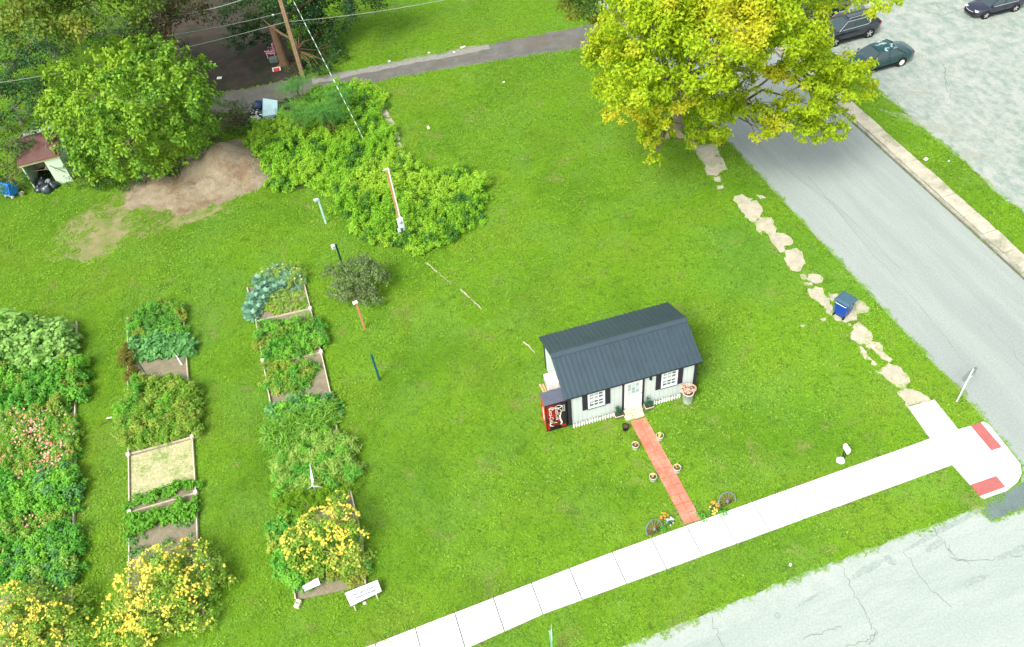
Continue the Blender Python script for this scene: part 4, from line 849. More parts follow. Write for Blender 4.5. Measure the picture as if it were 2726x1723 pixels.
# ---- compound-leaved sumac
def frond(L_, base, d, length, m_side, pairs=9, wl=.13):
    d = nrm(np.asarray(d, float)); side = nrm(np.cross(d, [0, 0, 1])); P = []; D = []; N = []
    for i in range(pairs):
        t = (i+1)/(pairs+.5); p = base+d*length*t+np.array([0, 0, -.35*length*t*t])
        for s in (-1, 1): P.append(p); D.append(side*s+d*.35+np.array([0, 0, -.2])); N.append([0, 0, 1])
    L_.append(leaves(np.array(P), np.array(N, float), np.full(len(P), wl), .36, .1, .12, D=np.array(D)))
lm_sum = leafmat('sumac_leaf', (0.06, 0.21, 0.035), (0.13, 0.34, 0.06), None, trans=.3)
def sumac(label, px, stems, h, n=9, fl=.8):
    B = G(*px); t_ = thing('sumac_bush', label, 'shrub', B, 0, 'fern leaved bushes at the edge of the weed patch'); L_ = []; st2 = MB()
    for k in range(stems):
        a = 2*math.pi*k/stems+rng.random(); o = np.array([math.cos(a), math.sin(a), 0])*rng.uniform(.1, .8); top = o+np.array([0, 0, h*rng.uniform(.75, 1.1)])
        st2.tube([(0, 0, 0), tuple(o*.5+np.array([0, 0, h*.5])), tuple(top)], [.03, .022, .012], 6)
        for j in range(n):
            w = 2*math.pi*j/n+rng.random()*.5; frond(L_, top-np.array([0, 0, rng.uniform(0, .25)]), (math.cos(w), math.sin(w), rng.uniform(.1, .6)), fl*rng.uniform(.8, 1.2), 1)
    link('stem', st2, m_brown, t_); V, F = join_vf(L_); link('fronds', mesh_np('fronds', V, F), lm_sum, t_)
sumac('fern leaved bush beside the base of the leaning utility pole', (803, 285), 7, 1.9, 11, 1.0); sumac('fern leaved bush just below the pole bush on the left', (815, 365), 8, 2.0, 11, 1.1); sumac('widest fern leaved bush in the middle of the weeds', (890, 365), 9, 2.1, 11, 1.1)
sumac('fern leaved bush nearest the old footing strip', (905, 310), 6, 1.8, 11, 1.0)
# ---- round shrub
lm_rs = leafmat('grey_green_leaf', (0.10, 0.17, 0.05), (0.25, 0.34, 0.12), (0.14, 0.20, 0.07), .8, .25)
make_tree('round_shrub', 'round grey green shrub between the two short coloured posts', (945, 800), [(900, 735, .9, (.8, .7, .8)), (960, 720, 1.1, (.85, .8, .85)), (1000, 740, .9, (.7, .7, .8)), (940, 780, .6, (.9, .7, .6)), (985, 790, .5, (.7, .6, .5)), (900, 780, .5, (.6, .5, .5)), (960, 760, 1.0, (.7, .7, .7))], lm_rs, .10, 190, trunk_r=.05, fork=.3, clumps=26, crad=.26, cat='shrub', low=-.3)

# ------------------------------------------------------------------ GARDEN BEDS
m_board = mat('bed_timber', (0.46, 0.41, 0.28), (0.58, 0.52, 0.38), 5, .9, .4, 20); m_cap = mat('pale_bracket', (0.62, 0.52, 0.42), (0.70, 0.60, 0.50), 6, .7)
def board(bed, O, a, b, h=.17, w=.05, m_=m_board):
    a = np.asarray(a, float)-O; b = np.asarray(b, float)-O; L_ = np.linalg.norm((b-a)[:2]); n = max(1, round(L_/2.4)); ang = math.atan2(b[1]-a[1], b[0]-a[0])
    for i in range(n):
        c = a+(b-a)*(i+.5)/n; p = MB(); p.box((c[0], c[1], h/2), (L_/n-.012, w, h+rng.normal(0, .006)), rz=ang+rng.normal(0, .004)); link('board', p, m_, bed)
def stake(bed, O, p, s=.16): q = np.asarray(p)-O; k = MB(); k.box((q[0], q[1], .11), (s, s, .22), rz=.2, bev=.01); link('corner_block', k, m_cap, bed)
BEDS = []
def bed_frame(label, left, right, cross, stakes):
    O = G(*right[0]); t_ = thing('garden_bed', label, 'garden bed', O, 0, 'timber edged garden beds')
    Lp = pix(left); Rp = pix(right)
    for P in (Lp, Rp):
        for a, b in zip(P, P[1:]): board(t_, O, a, b)
    for a, b in cross: board(t_, O, G(*a), G(*b), .14, .045)
    for s in stakes: stake(t_, O, G(*s))
    poly = Lp+Rp[::-1]; mb = MB(); mb.prism([(p[0]-O[0], p[1]-O[1]) for p in poly], 0, .06); link('soil', mb, m_bedsoil, t_); BEDS.append(poly); return t_
b2 = bed_frame('middle garden bed with the bare straw plot and two bean rows', [(342, 850), (343, 918), (345.5, 1216), (348, 1368), (347, 1523), (344, 1660)], [(488, 812), (503.7, 1018), (514.9, 1168.8), (524, 1317), (529, 1450), (545, 1640)],
         [((345.5, 1213), (514.9, 1167)), ((348, 1368), (524, 1316.5))], [(345, 1215), (515, 1167), (349, 1368), (524, 1316), (490, 817)])
b3 = bed_frame('right garden bed that starts with blue green cabbages', [(660, 770), (681.5, 847), (702, 965), (718, 1054), (726, 1099), (746, 1227), (757, 1400), (790, 1600)], [(808, 745), (834, 851), (857, 944), (881, 1050), (905, 1180), (940, 1330), (965, 1440), (975, 1560)],
         [((686, 859), (828, 826)), ((770, 962), (857, 942))], [(828, 826), (857, 942), (702, 965), (887, 1060)])
b1 = bed_frame('left garden bed crowded with tall plants and pink flowers', [(-120, 900), (-110, 1420), (-100, 1800)], [(207, 860), (204, 1000), (203, 1160), (204, 1247), (198, 1420), (196, 1560), (200, 1800)], [], [(204, 1247), (198, 1406)])
# straw covered plot
sp = pix([(350, 1218), (511, 1173), (520, 1285), (352, 1345)]); sheet('straw_plot', sp, .075, mat('dry_straw', (0.42, 0.40, 0.20), (0.55, 0.52, 0.32), 7, .95, .9, 30, c3=(0.20, 0.30, 0.06), scale3=1.1, sharp3=(.52, .66)), 'pale dry straw covering the bare plot of the middle bed', kind='structure')
V = []; n = 2600
X, Y = sample_poly(sp, .05); P = np.stack([X, Y, np.full(len(X), .085)], 1); Vs, Fs = leaves(P, np.tile([0, 0, 1.], (len(P), 1)), .10, .12, 0, .25)
tag(link('straw', mesh_np('straw', Vs, Fs), leafmat('straw_blade', (.40, .38, .16), (.60, .55, .32), (.22, .34, .06), 1.2, .1)), 'loose straw lying over the bare plot of the middle bed', kind='stuff')
GL = lambda n, a, b, c=None, **k: leafmat(n, a, b, c, **{'trans': .42, **k})
lm_bean = GL('bean_leaf', (0.121, 0.366, 0.027), (0.230, 0.537, 0.054)); lm_tom = GL('tomato_leaf', (0.079, 0.269, 0.044), (0.211, 0.476, 0.061), (0.351, 0.412, 0.053), big=1.0)
lm_cab = GL('cabbage_leaf', (0.13, 0.33, 0.20), (0.34, 0.56, 0.39)); lm_lime = GL('lime_leaf', (.17, .37, .03), (.34, .55, .07), (.40, .52, .08), big=1.2)
lm_squash = GL('squash_leaf', (0.108, 0.329, 0.081), (0.216, 0.488, 0.149)); lm_lush = GL('lush_leaf', (0.082, 0.329, 0.036), (0.201, 0.544, 0.063), (0.255, 0.576, 0.055), big=.8)
lm_sun = GL('sunflower_leaf', (0.230, 0.464, 0.095), (0.405, 0.634, 0.176)); lm_corn = GL('blade_leaf', (0.14, 0.36, 0.03), (0.28, 0.52, 0.07))
lm_pale = GL('pale_grass_leaf', (0.24, 0.44, 0.06), (0.46, 0.62, 0.14)); lm_feather = GL('feather_leaf', (0.176, 0.390, 0.020), (0.297, 0.512, 0.027))
# individual small plants: build one, copy
def small_plant(name, label, cat, group, lm, n, r, h, size, aspect=.8, low=.0, jit=.4, flower=None):
    t_ = thing(name, label, cat, (0, 0, 0), 0, group); P, N = blob_points((0, 0, h*.3), (r, r, h*.7), n, 9, .4, low=low, fill=.2)
    V, F = leaves(P, N, size, aspect, .4, jit); link('foliage', mesh_np('foliage', V, F), lm, t_); st_ = MB(); st_.tube([(0, 0, 0), (0, 0, h*.5)], [.012, .008], 5); link('stem', st_, lm, t_); return t_
def place(proto, pts, labels, sc=(.85, 1.15)):
    for i, (p, lb) in enumerate(zip(pts, labels)):
        o = proto if i == 0 else copy_tree(proto); o.location = tuple(p); o.rotation_euler = (0, 0, rng.uniform(0, 6.28)); s = rng.uniform(*sc); o.scale = (s, s, s); o['label'] = lb
ORD = 'first second third fourth fifth sixth seventh eighth ninth tenth eleventh twelfth thirteenth fourteenth fifteenth sixteenth seventeenth eighteenth nineteenth'.split()
def along(a, b, n, jit=.06): A_, B_ = G(*a), G(*b); return [A_+(B_-A_)*(i+.5)/n+np.append(rng.normal(0, jit, 2), .06) for i in range(n)]
pb = small_plant('bean_plant', '', 'bean plant', 'bean plants in the row under the straw plot', lm_bean, 120, .27, .34, .13)
place(pb, along((345, 1345), (530, 1290), 11), [ORD[i]+' bean plant from the left in the row just below the straw plot' for i in range(11)])
pb2 = small_plant('bean_plant', '', 'bean plant', 'bean plants in the wide double row', lm_bean, 130, .29, .38, .13)
place(pb2, along((340, 1398), (528, 1345), 12)+along((342, 1418), (528, 1366), 12), [ORD[i % 12]+' bean plant from the left in the '+('upper' if i < 12 else 'lower')+' line of the wide double row' for i in range(24)])
pb3 = small_plant('seedling', '', 'seedling', 'small seedlings on the bare soil', GL('pale_seedling', (.14, .34, .08), (.24, .44, .14)), 26, .14, .14, .09)
sp_ = [(360, 1437), (383, 1432), (350, 1447), (357, 1475), (372, 1470), (386, 1466), (415, 1458), (440, 1450), (455, 1445), (475, 1400), (495, 1402), (505, 1392), (515, 1385), (510, 1425), (400, 1490), (420, 1480)]
place(pb3, [G(*p, .06) for p in sp_], ['pale seedling on bare soil, '+('left' if p[0] < 400 else 'right')+' side, '+ORD[i]+' counted from the top left' for i, p in enumerate(sp_)], (.8, 1.5))
# cabbages: rosettes of broad leaves
cb = thing('cabbage_plant', '', 'cabbage', (0, 0, 0), 0, 'blue green cabbages curving round the top of the right bed')
P = []; N = []; D = []
for ring, (n, r, z_, up) in enumerate(((9, .09, .10, .25), (8, .06, .17, .7), (6, .03, .22, 1.4), (9, .12, .06, .05))):
    for k in range(n):
        a = 2*math.pi*k/n+ring*.4+rng.random()*.3; d = np.array([math.cos(a), math.sin(a), up]); P.append(np.array([math.cos(a)*r, math.sin(a)*r, z_])); D.append(d); N.append([-math.cos(a)*up*.6, -math.sin(a)*up*.6, 1])
V, F = leaves(np.array(P), np.array(N, float), np.full(len(P), .26), .75, 0, .12, D=np.array(D)); link('leaf_rosette', mesh_np('leaf_rosette', V, F), lm_cab, cb)
st_ = MB(); st_.tube([(0, 0, 0), (0, 0, .12)], [.03, .025], 6); link('stem', st_, lm_squash, cb)
cp = [(662, 842), (672, 822), (682, 800), (690, 780), (705, 766), (725, 757), (745, 752), (762, 752), (676, 846), (690, 828), (702, 805), (712, 788), (735, 775), (755, 768), (660, 822), (672, 795), (770, 742), (690, 752), (715, 745)]
place(cb, [G(*p, .06) for p in cp], [(ORD[i]+' cabbage from the lower left along the outer curve of cabbages' if i < 8 else ORD[i-8]+' cabbage from the lower left among the inner cabbages') for i in range(len(cp))], (.85, 1.2))
# patches, each its own planting
def planting(name, label, cat, px, h, mats, spacing=.3, r=.34, size=.095, dens=120, flowers=None, z=.1, blade=False, jit=.55, aspect=.55, hvar=.35, grow=1.04):
    O = G(*np.mean(px, 0)); t_ = thing(name, label, cat, O); cpx = np.mean(px, 0); poly = pix([tuple(cpx+(np.array(q_)-cpx)*grow) for q_ in px], h*.45); poly = ragged(poly, .7, .07)
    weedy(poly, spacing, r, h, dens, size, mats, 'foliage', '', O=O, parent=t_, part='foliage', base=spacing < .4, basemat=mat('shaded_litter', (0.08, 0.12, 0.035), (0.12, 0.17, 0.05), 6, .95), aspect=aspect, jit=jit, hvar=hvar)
    for fm, dens_, fs in (flowers or []):
        X, Y = sample_poly(poly, 1/math.sqrt(dens_)); fb = MB()
        for x, y in zip(X, Y):
            if math.sin(x*2.1+1)*math.cos(y*1.7)+rng.normal(0, .5) < -.1: continue
            flat_flower(fb, (x-O[0], y-O[1], h*rng.uniform(.85, 1.15)), fs*rng.uniform(.7, 1.2))
        link('bloom', fb, fm, t_)
    return t_
planting('tomato_plants', 'dark leafy vegetables filling the top of the middle bed', 'vegetables', [(342, 850), (400, 815), (480, 808), (490, 870), (495, 900), (420, 900), (345, 905)], .5, [(lm_tom, .6), (lm_lush, .4)])
planting('squash_vine', 'broad round leaved squash vine across the middle bed', 'squash', [(350, 930), (380, 885), (430, 890), (500, 905), (508, 935), (440, 945), (420, 950), (370, 955)], .45, [(lm_squash, 1)], size=.2, dens=45, aspect=.95)
planting('reddish_vine', 'reddish leaved plant at the left edge of the middle bed', 'plant', [(325, 930), (345, 925), (352, 1000), (338, 1010), (325, 970)], .5, [(GL('rusty_leaf', (.16, .14, .03), (.24, .24, .03)), 1)])
planting('lime_herbs', 'yellow green feathery plants in the middle bed above the straw plot', 'vegetables', [(345, 1030), (380, 1010), (490, 1015), (510, 1040), (522, 1120), (515, 1150), (400, 1180), (345, 1190), (320, 1160), (325, 1110)], .65, [(lm_lime, .85), (lm_lush, .15)], size=.14, aspect=.3, dens=130)
planting('dill_plants', 'yellow flowering weeds behind the cabbages of the right bed', 'plant', [(690, 730), (720, 715), (800, 712), (812, 745), (790, 765), (740, 742), (700, 742)], .55, [(lm_pale, .7), (lm_cab, .3)], flowers=[(mat('cream_petal', (.62, .62, .22), (.70, .66, .34), 20, .6), 14, .06)], size=.08, aspect=.3)
planting('yellowing_crop', 'yellowing low crop inside the curve of cabbages', 'vegetables', [(700, 800), (750, 775), (810, 775), (815, 810), (760, 835), (700, 835)], .25, [(lm_lime, .6), (lm_pale, .4)], size=.09, dens=70, spacing=.36)
planting('leafy_crop', 'dense pepper plants in the second plot of the right bed', 'vegetables', [(690, 870), (740, 855), (845, 850), (855, 925), (800, 945), (715, 955), (690, 920)], .45, [(lm_tom, .6), (lm_lush, .4)], dens=110)
planting('trailing_crop', 'trailing green crop in the third plot of the right bed', 'vegetables', [(705, 965), (760, 960), (790, 970), (840, 965), (835, 1000), (825, 1035), (770, 1045), (725, 1040), (712, 1000)], .35, [(lm_tom, .5), (lm_lush, .3), (lm_lime, .2)], dens=90, size=.10)
planting('mixed_leaves', 'broad mixed leaves in the fourth plot of the right bed', 'vegetables', [(725, 1085), (780, 1070), (850, 1065), (895, 1070), (905, 1120), (840, 1125), (735, 1130)], .35, [(lm_squash, .5), (lm_lush, .5)], size=.14, dens=70, aspect=.8)
planting('iris_blades', 'long bladed leaves in the right bed above the pinwheel', 'plant', [(715, 1140), (780, 1110), (870, 1080), (880, 1120), (820, 1160), (730, 1210)], .55, [(lm_corn, 1)], size=.4, aspect=.12, dens=60, jit=.7)
planting('pale_grasses', 'pale curling grassy plants around the white pinwheel', 'plant', [(745, 1220), (820, 1165), (900, 1150), (935, 1180), (945, 1270), (900, 1290), (820, 1300), (745, 1320)], .6, [(lm_pale, .65), (lm_lush, .35)], size=.16, aspect=.22, dens=95)
planting('feathery_plants', 'light green feathery plants above the yellow flower bush', 'plant', [(740, 1330), (800, 1290), (900, 1280), (940, 1300), (860, 1350), (760, 1400)], .5, [(lm_feather, 1)], size=.09, aspect=.25, dens=150)
planting('rose_mallow', 'bright leafy shrub in front of the yellow flower bush', 'shrub', [(735, 1400), (770, 1370), (800, 1400), (850, 1500), (840, 1525), (795, 1555), (765, 1550), (730, 1480)], .6, [(lm_lush, .5), (lm_lime, .5)], size=.13)
planting('shadow_weeds', 'thin dark weeds beneath the yellow flower bush', 'weeds', [(870, 1500), (960, 1470), (978, 1540), (930, 1560), (870, 1560)], .35, [(lm_tom, 1)], dens=60)
planting('sunflower_clump', 'tall pale leaved sunflower clump at the top of the left bed', 'sunflowers', [(-60, 870), (30, 850), (100, 860), (140, 870), (190, 860), (200, 920), (160, 960), (80, 975), (-60, 960)], 1.1, [(lm_sun, .8), (lm_lush, .2)], size=.26, dens=42, aspect=.75, spacing=.45, r=.42, z=.5)
planting('leafy_row', 'deep green leafy crop below the sunflower clump', 'vegetables', [(-60, 980), (100, 985), (215, 960), (215, 1060), (150, 1090), (40, 1100), (-60, 1080)], .7, [(lm_lush, .6), (lm_tom, .4)], size=.13)
planting('zinnia_patch', 'patch of pink and coral flowers in the left bed', 'flowers', [(10, 1110), (90, 1085), (170, 1090), (205, 1130), (200, 1220), (150, 1250), (60, 1280), (0, 1260)], .55, [(lm_lime, .6), (lm_lush, .4)], size=.08, flowers=[(m_pf, 48, .06), (mat('coral_petal', (.62, .16, .10), (.70, .24, .16), 20, .6), 12, .075), (m_wf, 4, .05)])
planting('lush_row', 'lush dark green crop below the pink flowers', 'vegetables', [(-40, 1260), (60, 1275), (150, 1250), (205, 1255), (215, 1320), (190, 1350), (80, 1370), (-40, 1370)], .6, [(lm_lush, .8), (lm_squash, .2)], size=.14)
planting('small_zinnias', 'narrow strip of small pink flowers lower in the left bed', 'flowers', [(50, 1385), (130, 1365), (185, 1365), (190, 1400), (140, 1415), (60, 1410)], .45, [(lm_lime, .5), (lm_lush, .5)], size=.09, flowers=[(m_pf, 26, .05)])
planting('broad_crop', 'broad green crop filling the lower left bed', 'vegetables', [(-40, 1370), (40, 1380), (60, 1425), (190, 1420), (205, 1450), (195, 1540), (150, 1560), (-40, 1560)], .55, [(lm_lush, .6), (lm_squash, .2), (lm_pale, .2)], size=.12)
planting('orange_flowers', 'few orange flowers at the left edge of the left bed', 'flowers', [(-30, 1460), (22, 1460), (25, 1500), (-30, 1530)], .6, [(lm_lush, 1)], size=.09, flowers=[(m_of, 22, .06)])
def goldbush(label, blobs, base, lm=lm_lime, sz=.9, dens=70, fdens=60, hole=.0):
    B = G(*base); t_ = thing('goldenglow_bush', label, 'flower bush', B, 0, 'yellow flower bushes at the ends of the beds'); L_ = []; fb = MB(); sm = MB()
    for x, y, z, r, fk in blobs:
        r = np.ones(3)*np.asarray(r, float)*np.array([1.3, 1.3, 1.1])*sz; c = G(x, y, z)-B; n = int(dens*1.5*(r[0]*r[1]*r[2])**(2/3)*12)
        P, N = blob_points(c, r, n, 14, .35, low=-.3); L_.append(leaves(P, N, .13, .5, .4)); P, N = blob_points([c[0], c[1], .28], r*[1.05, 1.05, .5], int(n*.7), 14, .4, low=-.1); L_.append(leaves(P, N+np.array([0, 0, .6]), .13, .5, .3)); sm.tube(limb_path((0, 0, 0), c, .05, 4), [.02, .015, .01, .006], 5)
        k = nrm(rng.normal(0, 1, (46, 3))); k = k[k[:, 2] > -.1]
        for _ in range(int(fdens*fk*(r[0]*r[1])*4.6)):
            d = nrm(k[rng.integers(len(k))]+rng.normal(0, .13, 3)); d[2] = abs(d[2]); p = c+d*r*rng.uniform(.98, 1.14); flat_flower(fb, p, rng.uniform(.038, .065), 5)
    link('stems', sm, m_gleaf, t_); V, F = join_vf(L_); link('foliage', mesh_np('foliage', V, F), lm, t_); link('bloom', fb, mat('gold_petal', (0.66, 0.50, 0.03), (0.78, 0.66, 0.12), 9, .6), t_)
goldbush('yellow flower bush at the lower end of the right bed', [(800, 1440, .9, (.6, .5, .5), 1), (850, 1400, 1.2, (.65, .6, .55), 1.2), (910, 1390, 1.2, (.55, .55, .55), 1.2), (940, 1440, 1.0, (.5, .5, .5), 1), (870, 1460, .9, (.6, .5, .5), .9), (810, 1480, .7, (.55, .45, .45), .8), (925, 1490, .6, (.5, .4, .4), .5), (900, 1330, 1.0, (.35, .3, .3), .7)], (880, 1500))
goldbush('largest yellow flower bush at the lower end of the middle bed', [(430, 1500, 1.1, (.7, .6, .6), 1), (360, 1540, 1.0, (.6, .55, .5), 1.1), (440, 1570, 1.2, (.8, .7, .6), 1), (510, 1560, 1.1, (.6, .6, .5), 1), (330, 1610, .8, (.6, .5, .5), 1), (400, 1630, 1.0, (.7, .6, .5), 1.2), (300, 1670, .7, (.6, .5, .4), 1), (370, 1690, .8, (.6, .5, .4), 1), (470, 1490, .9, (.4, .4, .4), .9), (540, 1470, .9, (.35, .35, .35), .4), (560, 1530, .7, (.5, .4, .4), .2), (520, 1640, .6, (.6, .4, .4), .2), (480, 1640, .8, (.5, .5, .4), .5), (490, 1450, .6, (.25, .2, .2), 1), (530, 1450, .6, (.2, .2, .2), 1), (605, 1545, .5, (.25, .15, .2), .7)], (440, 1640))
goldbush('yellow flower bush in the lower left corner', [(30, 1590, .9, (.6, .5, .5), 1.1), (60, 1650, .9, (.7, .6, .5), 1), (130, 1660, .9, (.7, .6, .5), .7), (20, 1700, .8, (.7, .6, .5), 1), (190, 1610, .6, (.7, .6, .5), .0), (200, 1690, .6, (.6, .5, .5), .1), (110, 1600, .7, (.6, .5, .5), .2), (100, 1720, .8, (.7, .5, .5), .9)], (90, 1700))
planting('white_dust_plant', 'plant with tiny white flowers inside the largest yellow bush', 'flowers', [(500, 1505), (560, 1490), (585, 1520), (570, 1560), (520, 1560)], .8, [(lm_pale, 1)], size=.06, flowers=[(m_wf, 90, .03)])
# ------------------------------------------------------------------ LAWN: grass tufts scattered by density
m_grass = leafmat('grass_blade', (0.175, 0.365, 0.014), (0.285, 0.525, 0.028), (0.27, 0.43, 0.035), .28, .3, .6, pos=(.48, .74), drifts=[((.12, .30, .014), .16, .48, .62, .5), ((.19, .44, .05), .11, .55, .68, .5), ((.38, .38, .13), .7, .60, .74, .7), ((.24, .46, .07), .35, .5, .62, .35), ((.09, .20, .01), 1.6, .60, .72, .5)])
def tuft(radius, clumps, per, h, w, bright=0):
    P = []; N = []; D = []; S = []
    for _ in range(clumps):
        a = rng.uniform(0, 6.28); q = radius*math.sqrt(rng.random()); c = np.array([q*math.cos(a), q*math.sin(a), 0.]); hh = h*rng.uniform(.5, 1.35)
        for k in range(per):
            P.append(c+np.append(rng.normal(0, .022, 2), rng.uniform(0, .25)*hh)); d = nrm(np.array([rng.normal(0, 1), rng.normal(0, 1), rng.uniform(.15, 1.3)])); D.append(d); N.append([rng.normal(0, .3), rng.normal(0, .3), 1]); S.append(hh*rng.uniform(.7, 1.3))
    return leaves(np.array(P), np.array(N), np.array(S), w, 0, .1, D=np.array(D))
HARD = [STREET, ROAD, ALLEY, LOT, SIDEWALK, CORNER, PATH, KERBZ, YARD]+BEDS+OLDP
hw_ = lambda u_, v_: HW(u_, v_)
HARD += [[hw_(.02, 0.02), hw_(HL-.02, .02), hw_(HL-.02, HD-.02), hw_(.02, HD-.02)], [hw_(-1.02, 0), hw_(-.1, 0), hw_(-.1, .66), hw_(-1.02, .66)], [hw_(2.34, -.58), hw_(3.2, -.58), hw_(3.2, 0), hw_(2.34, 0)]]
def fnoise(X, Y, s, seed=0):
    r = np.random.default_rng(seed); z_ = np.zeros(len(X))
    for k in range(7):
        a = r.uniform(0, 6.28); f = s*r.uniform(.6, 1.9); z_ += np.sin((X*math.cos(a)+Y*math.sin(a))*f+r.uniform(0, 6.28))
    return z_/7
view = [G(x, y) for x, y in ((-80, -60), (2790, -60), (2790, 1790), (-80, 1790))]
lo = np.min(view, 0); hi = np.max(view, 0)
def scatter(name, label, spacing, me, mt, holder_px, smin, smax, edge, thin=None, zj=0.0):
    gx, gy = np.meshgrid(np.arange(lo[0], hi[0], spacing), np.arange(lo[1], hi[1], spacing)); X = gx.ravel()+rng.uniform(-.5, .5, gx.size)*spacing; Y = gy.ravel()+rng.uniform(-.5, .5, gx.size)*spacing
    k = inside(view, X, Y); X, Y = X[k], Y[k]; ok = np.ones(len(X), bool)
    jx, jy = X+rng.normal(0, edge, len(X)), Y+rng.normal(0, edge, len(X))
    for h in HARD: ok &= ~inside(h, jx, jy)
    d = inside(TRAIL, jx, jy); ok &= ~(d & (fnoise(X, Y, 1.4, 3)+rng.normal(0, .35, len(X)) < .14)); ok &= ~inside(MP, jx, jy)
    if thin is not None: ok &= thin(X, Y)
    X, Y = X[ok], Y[ok]; n = len(X)
    pm = bpy.data.meshes.new(name); pm.vertices.add(n); pm.vertices.foreach_set('co', np.stack([X, Y, np.full(n, .0)], 1).astype(np.float32).ravel())
    src = link('grass_tuft', mesh_np('grass_tuft', *me), mt, None, G(*holder_px)); tag(src, 'tuft of green grass', kind='stuff')
    o = link(name, pm, mt); tag(o, label, kind='stuff')
    ng = bpy.data.node_groups.new(name+'_nodes', 'GeometryNodeTree'); ng.interface.new_socket('Geometry', in_out='INPUT', socket_type='NodeSocketGeometry'); ng.interface.new_socket('Geometry', in_out='OUTPUT', socket_type='NodeSocketGeometry')
    N_ = ng.nodes; gi = N_.new('NodeGroupInput'); go = N_.new('NodeGroupOutput'); ip = N_.new('GeometryNodeInstanceOnPoints'); oi = N_.new('GeometryNodeObjectInfo'); oi.inputs[0].default_value = src; oi.inputs['As Instance'].default_value = True
    rr = N_.new('FunctionNodeRandomValue'); rr.data_type = 'FLOAT_VECTOR'; rr.inputs[0].default_value = (-.05, -.05, 0); rr.inputs[1].default_value = (.05, .05, 6.283)
    rs = N_.new('FunctionNodeRandomValue'); rs.data_type = 'FLOAT_VECTOR'; rs.inputs[0].default_value = (.8, .8, smin); rs.inputs[1].default_value = (1.2, 1.2, smax)
    L = ng.links; L.new(gi.outputs[0], ip.inputs['Points']); L.new(oi.outputs['Geometry'], ip.inputs['Instance']); L.new(rr.outputs[0], ip.inputs['Rotation']); L.new(rs.outputs[0], ip.inputs['Scale']); L.new(ip.outputs[0], go.inputs[0])
    md = o.modifiers.new('scatter', 'NODES'); md.node_group = ng; print(name, n)
T1 = tuft(.30, 46, 8, .055, .24); T2 = tuft(.30, 44, 8, .06, .26); T3 = tuft(.09, 4, 8, .07, .22)
scatter('lawn_grass', 'short mown green grass covering the whole lot', .33, T1, m_grass, (1300, 900), .5, 1.15, .02)
scatter('lawn_grass', 'mown grass in darker and lighter clumps across the lot', .36, T2, m_grass, (1250, 1000), .5, 1.2, .02)
# clover and broad-leaved weeds give the bright speckle
cl = []
for _ in range(9):
    a = rng.uniform(0, 6.28); q = .32*math.sqrt(rng.random()); c = np.array([q*math.cos(a), q*math.sin(a), .05])
    P = c+rng.normal(0, .03, (4, 3))*[1, 1, .2]; cl.append(leaves(P, np.tile([0, 0, 1.], (4, 1)), .06, .7, 0, .35))
scatter('lawn_clover', 'light green clover and weeds sprinkled through the lawn', .42, join_vf(cl), leafmat('clover_leaf', (.23, .44, .03), (.29, .50, .045), None), (1350, 800), .8, 1.4, .02, lambda X, Y: (fnoise(X, Y, .5, 5)+rng.normal(0, .3, len(X))+(Y-30)*.018 > .12))
# ragged grass fringe along pavements and kerbs
def near_edge(X, Y): return np.ones(len(X), bool)
fr = []
for poly, amp in ((SIDEWALK, .05), (STREET, .06), (PATH, .05), (KERBZ, .07), (ROAD, .09), (CORNER, .04), (ALLEY, .12), (LOT, .12)):
    n = len(poly)
    for i in range(n):
        a, b = np.asarray(poly[i])[:2], np.asarray(poly[(i+1) % n])[:2]; L_ = np.linalg.norm(b-a)
        if L_ < .01: continue
        k = int(min(L_/.075, 900)); t_ = rng.random(k)[:, None]; p = a+(b-a)*t_+rng.normal(0, amp*.55, (k, 2)); fr.append(p)
for poly in OLDP:
    n = len(poly)
    for i in range(n):
        a, b = np.asarray(poly[i])[:2], np.asarray(poly[(i+1) % n])[:2]; k = int(np.linalg.norm(b-a)/.09)+1; t_ = rng.random(k)[:, None]; fr.append(a+(b-a)*t_+rng.normal(0, .05, (k, 2)))
fr = np.concatenate(fr); k = inside(view, fr[:, 0], fr[:, 1]); fr = fr[k]; ok = np.ones(len(fr), bool)
def deep(poly, P, d=.05):
    c = inside(poly, P[:, 0], P[:, 1]).copy()
    for dx, dy in ((d, 0), (-d, 0), (0, d), (0, -d)): c &= inside(poly, P[:, 0]+dx, P[:, 1]+dy)
    return c
for h in (STREET, ROAD, SIDEWALK, CORNER, PATH, KERBZ, LOT): ok &= ~deep(h, fr, .07)
fr = fr[ok]; print('fringe', len(fr))
L_ = []
P = np.repeat(fr, 7, 0); P = np.concatenate([P+rng.normal(0, .035, P.shape), np.full((len(P), 1), .01)], 1); D = np.concatenate([rng.normal(0, 1, (len(P), 2)), rng.uniform(.3, 1.4, (len(P), 1))], 1)
V, F = leaves(P, np.tile([0, 0, 1.], (len(P), 1)), rng.uniform(.06, .13, len(P)), .2, 0, .2, D=D)
tag(link('grass_fringe', mesh_np('grass_fringe', V, F), m_grass), 'longer uncut grass fringe along pavements and kerbs', kind='stuff')
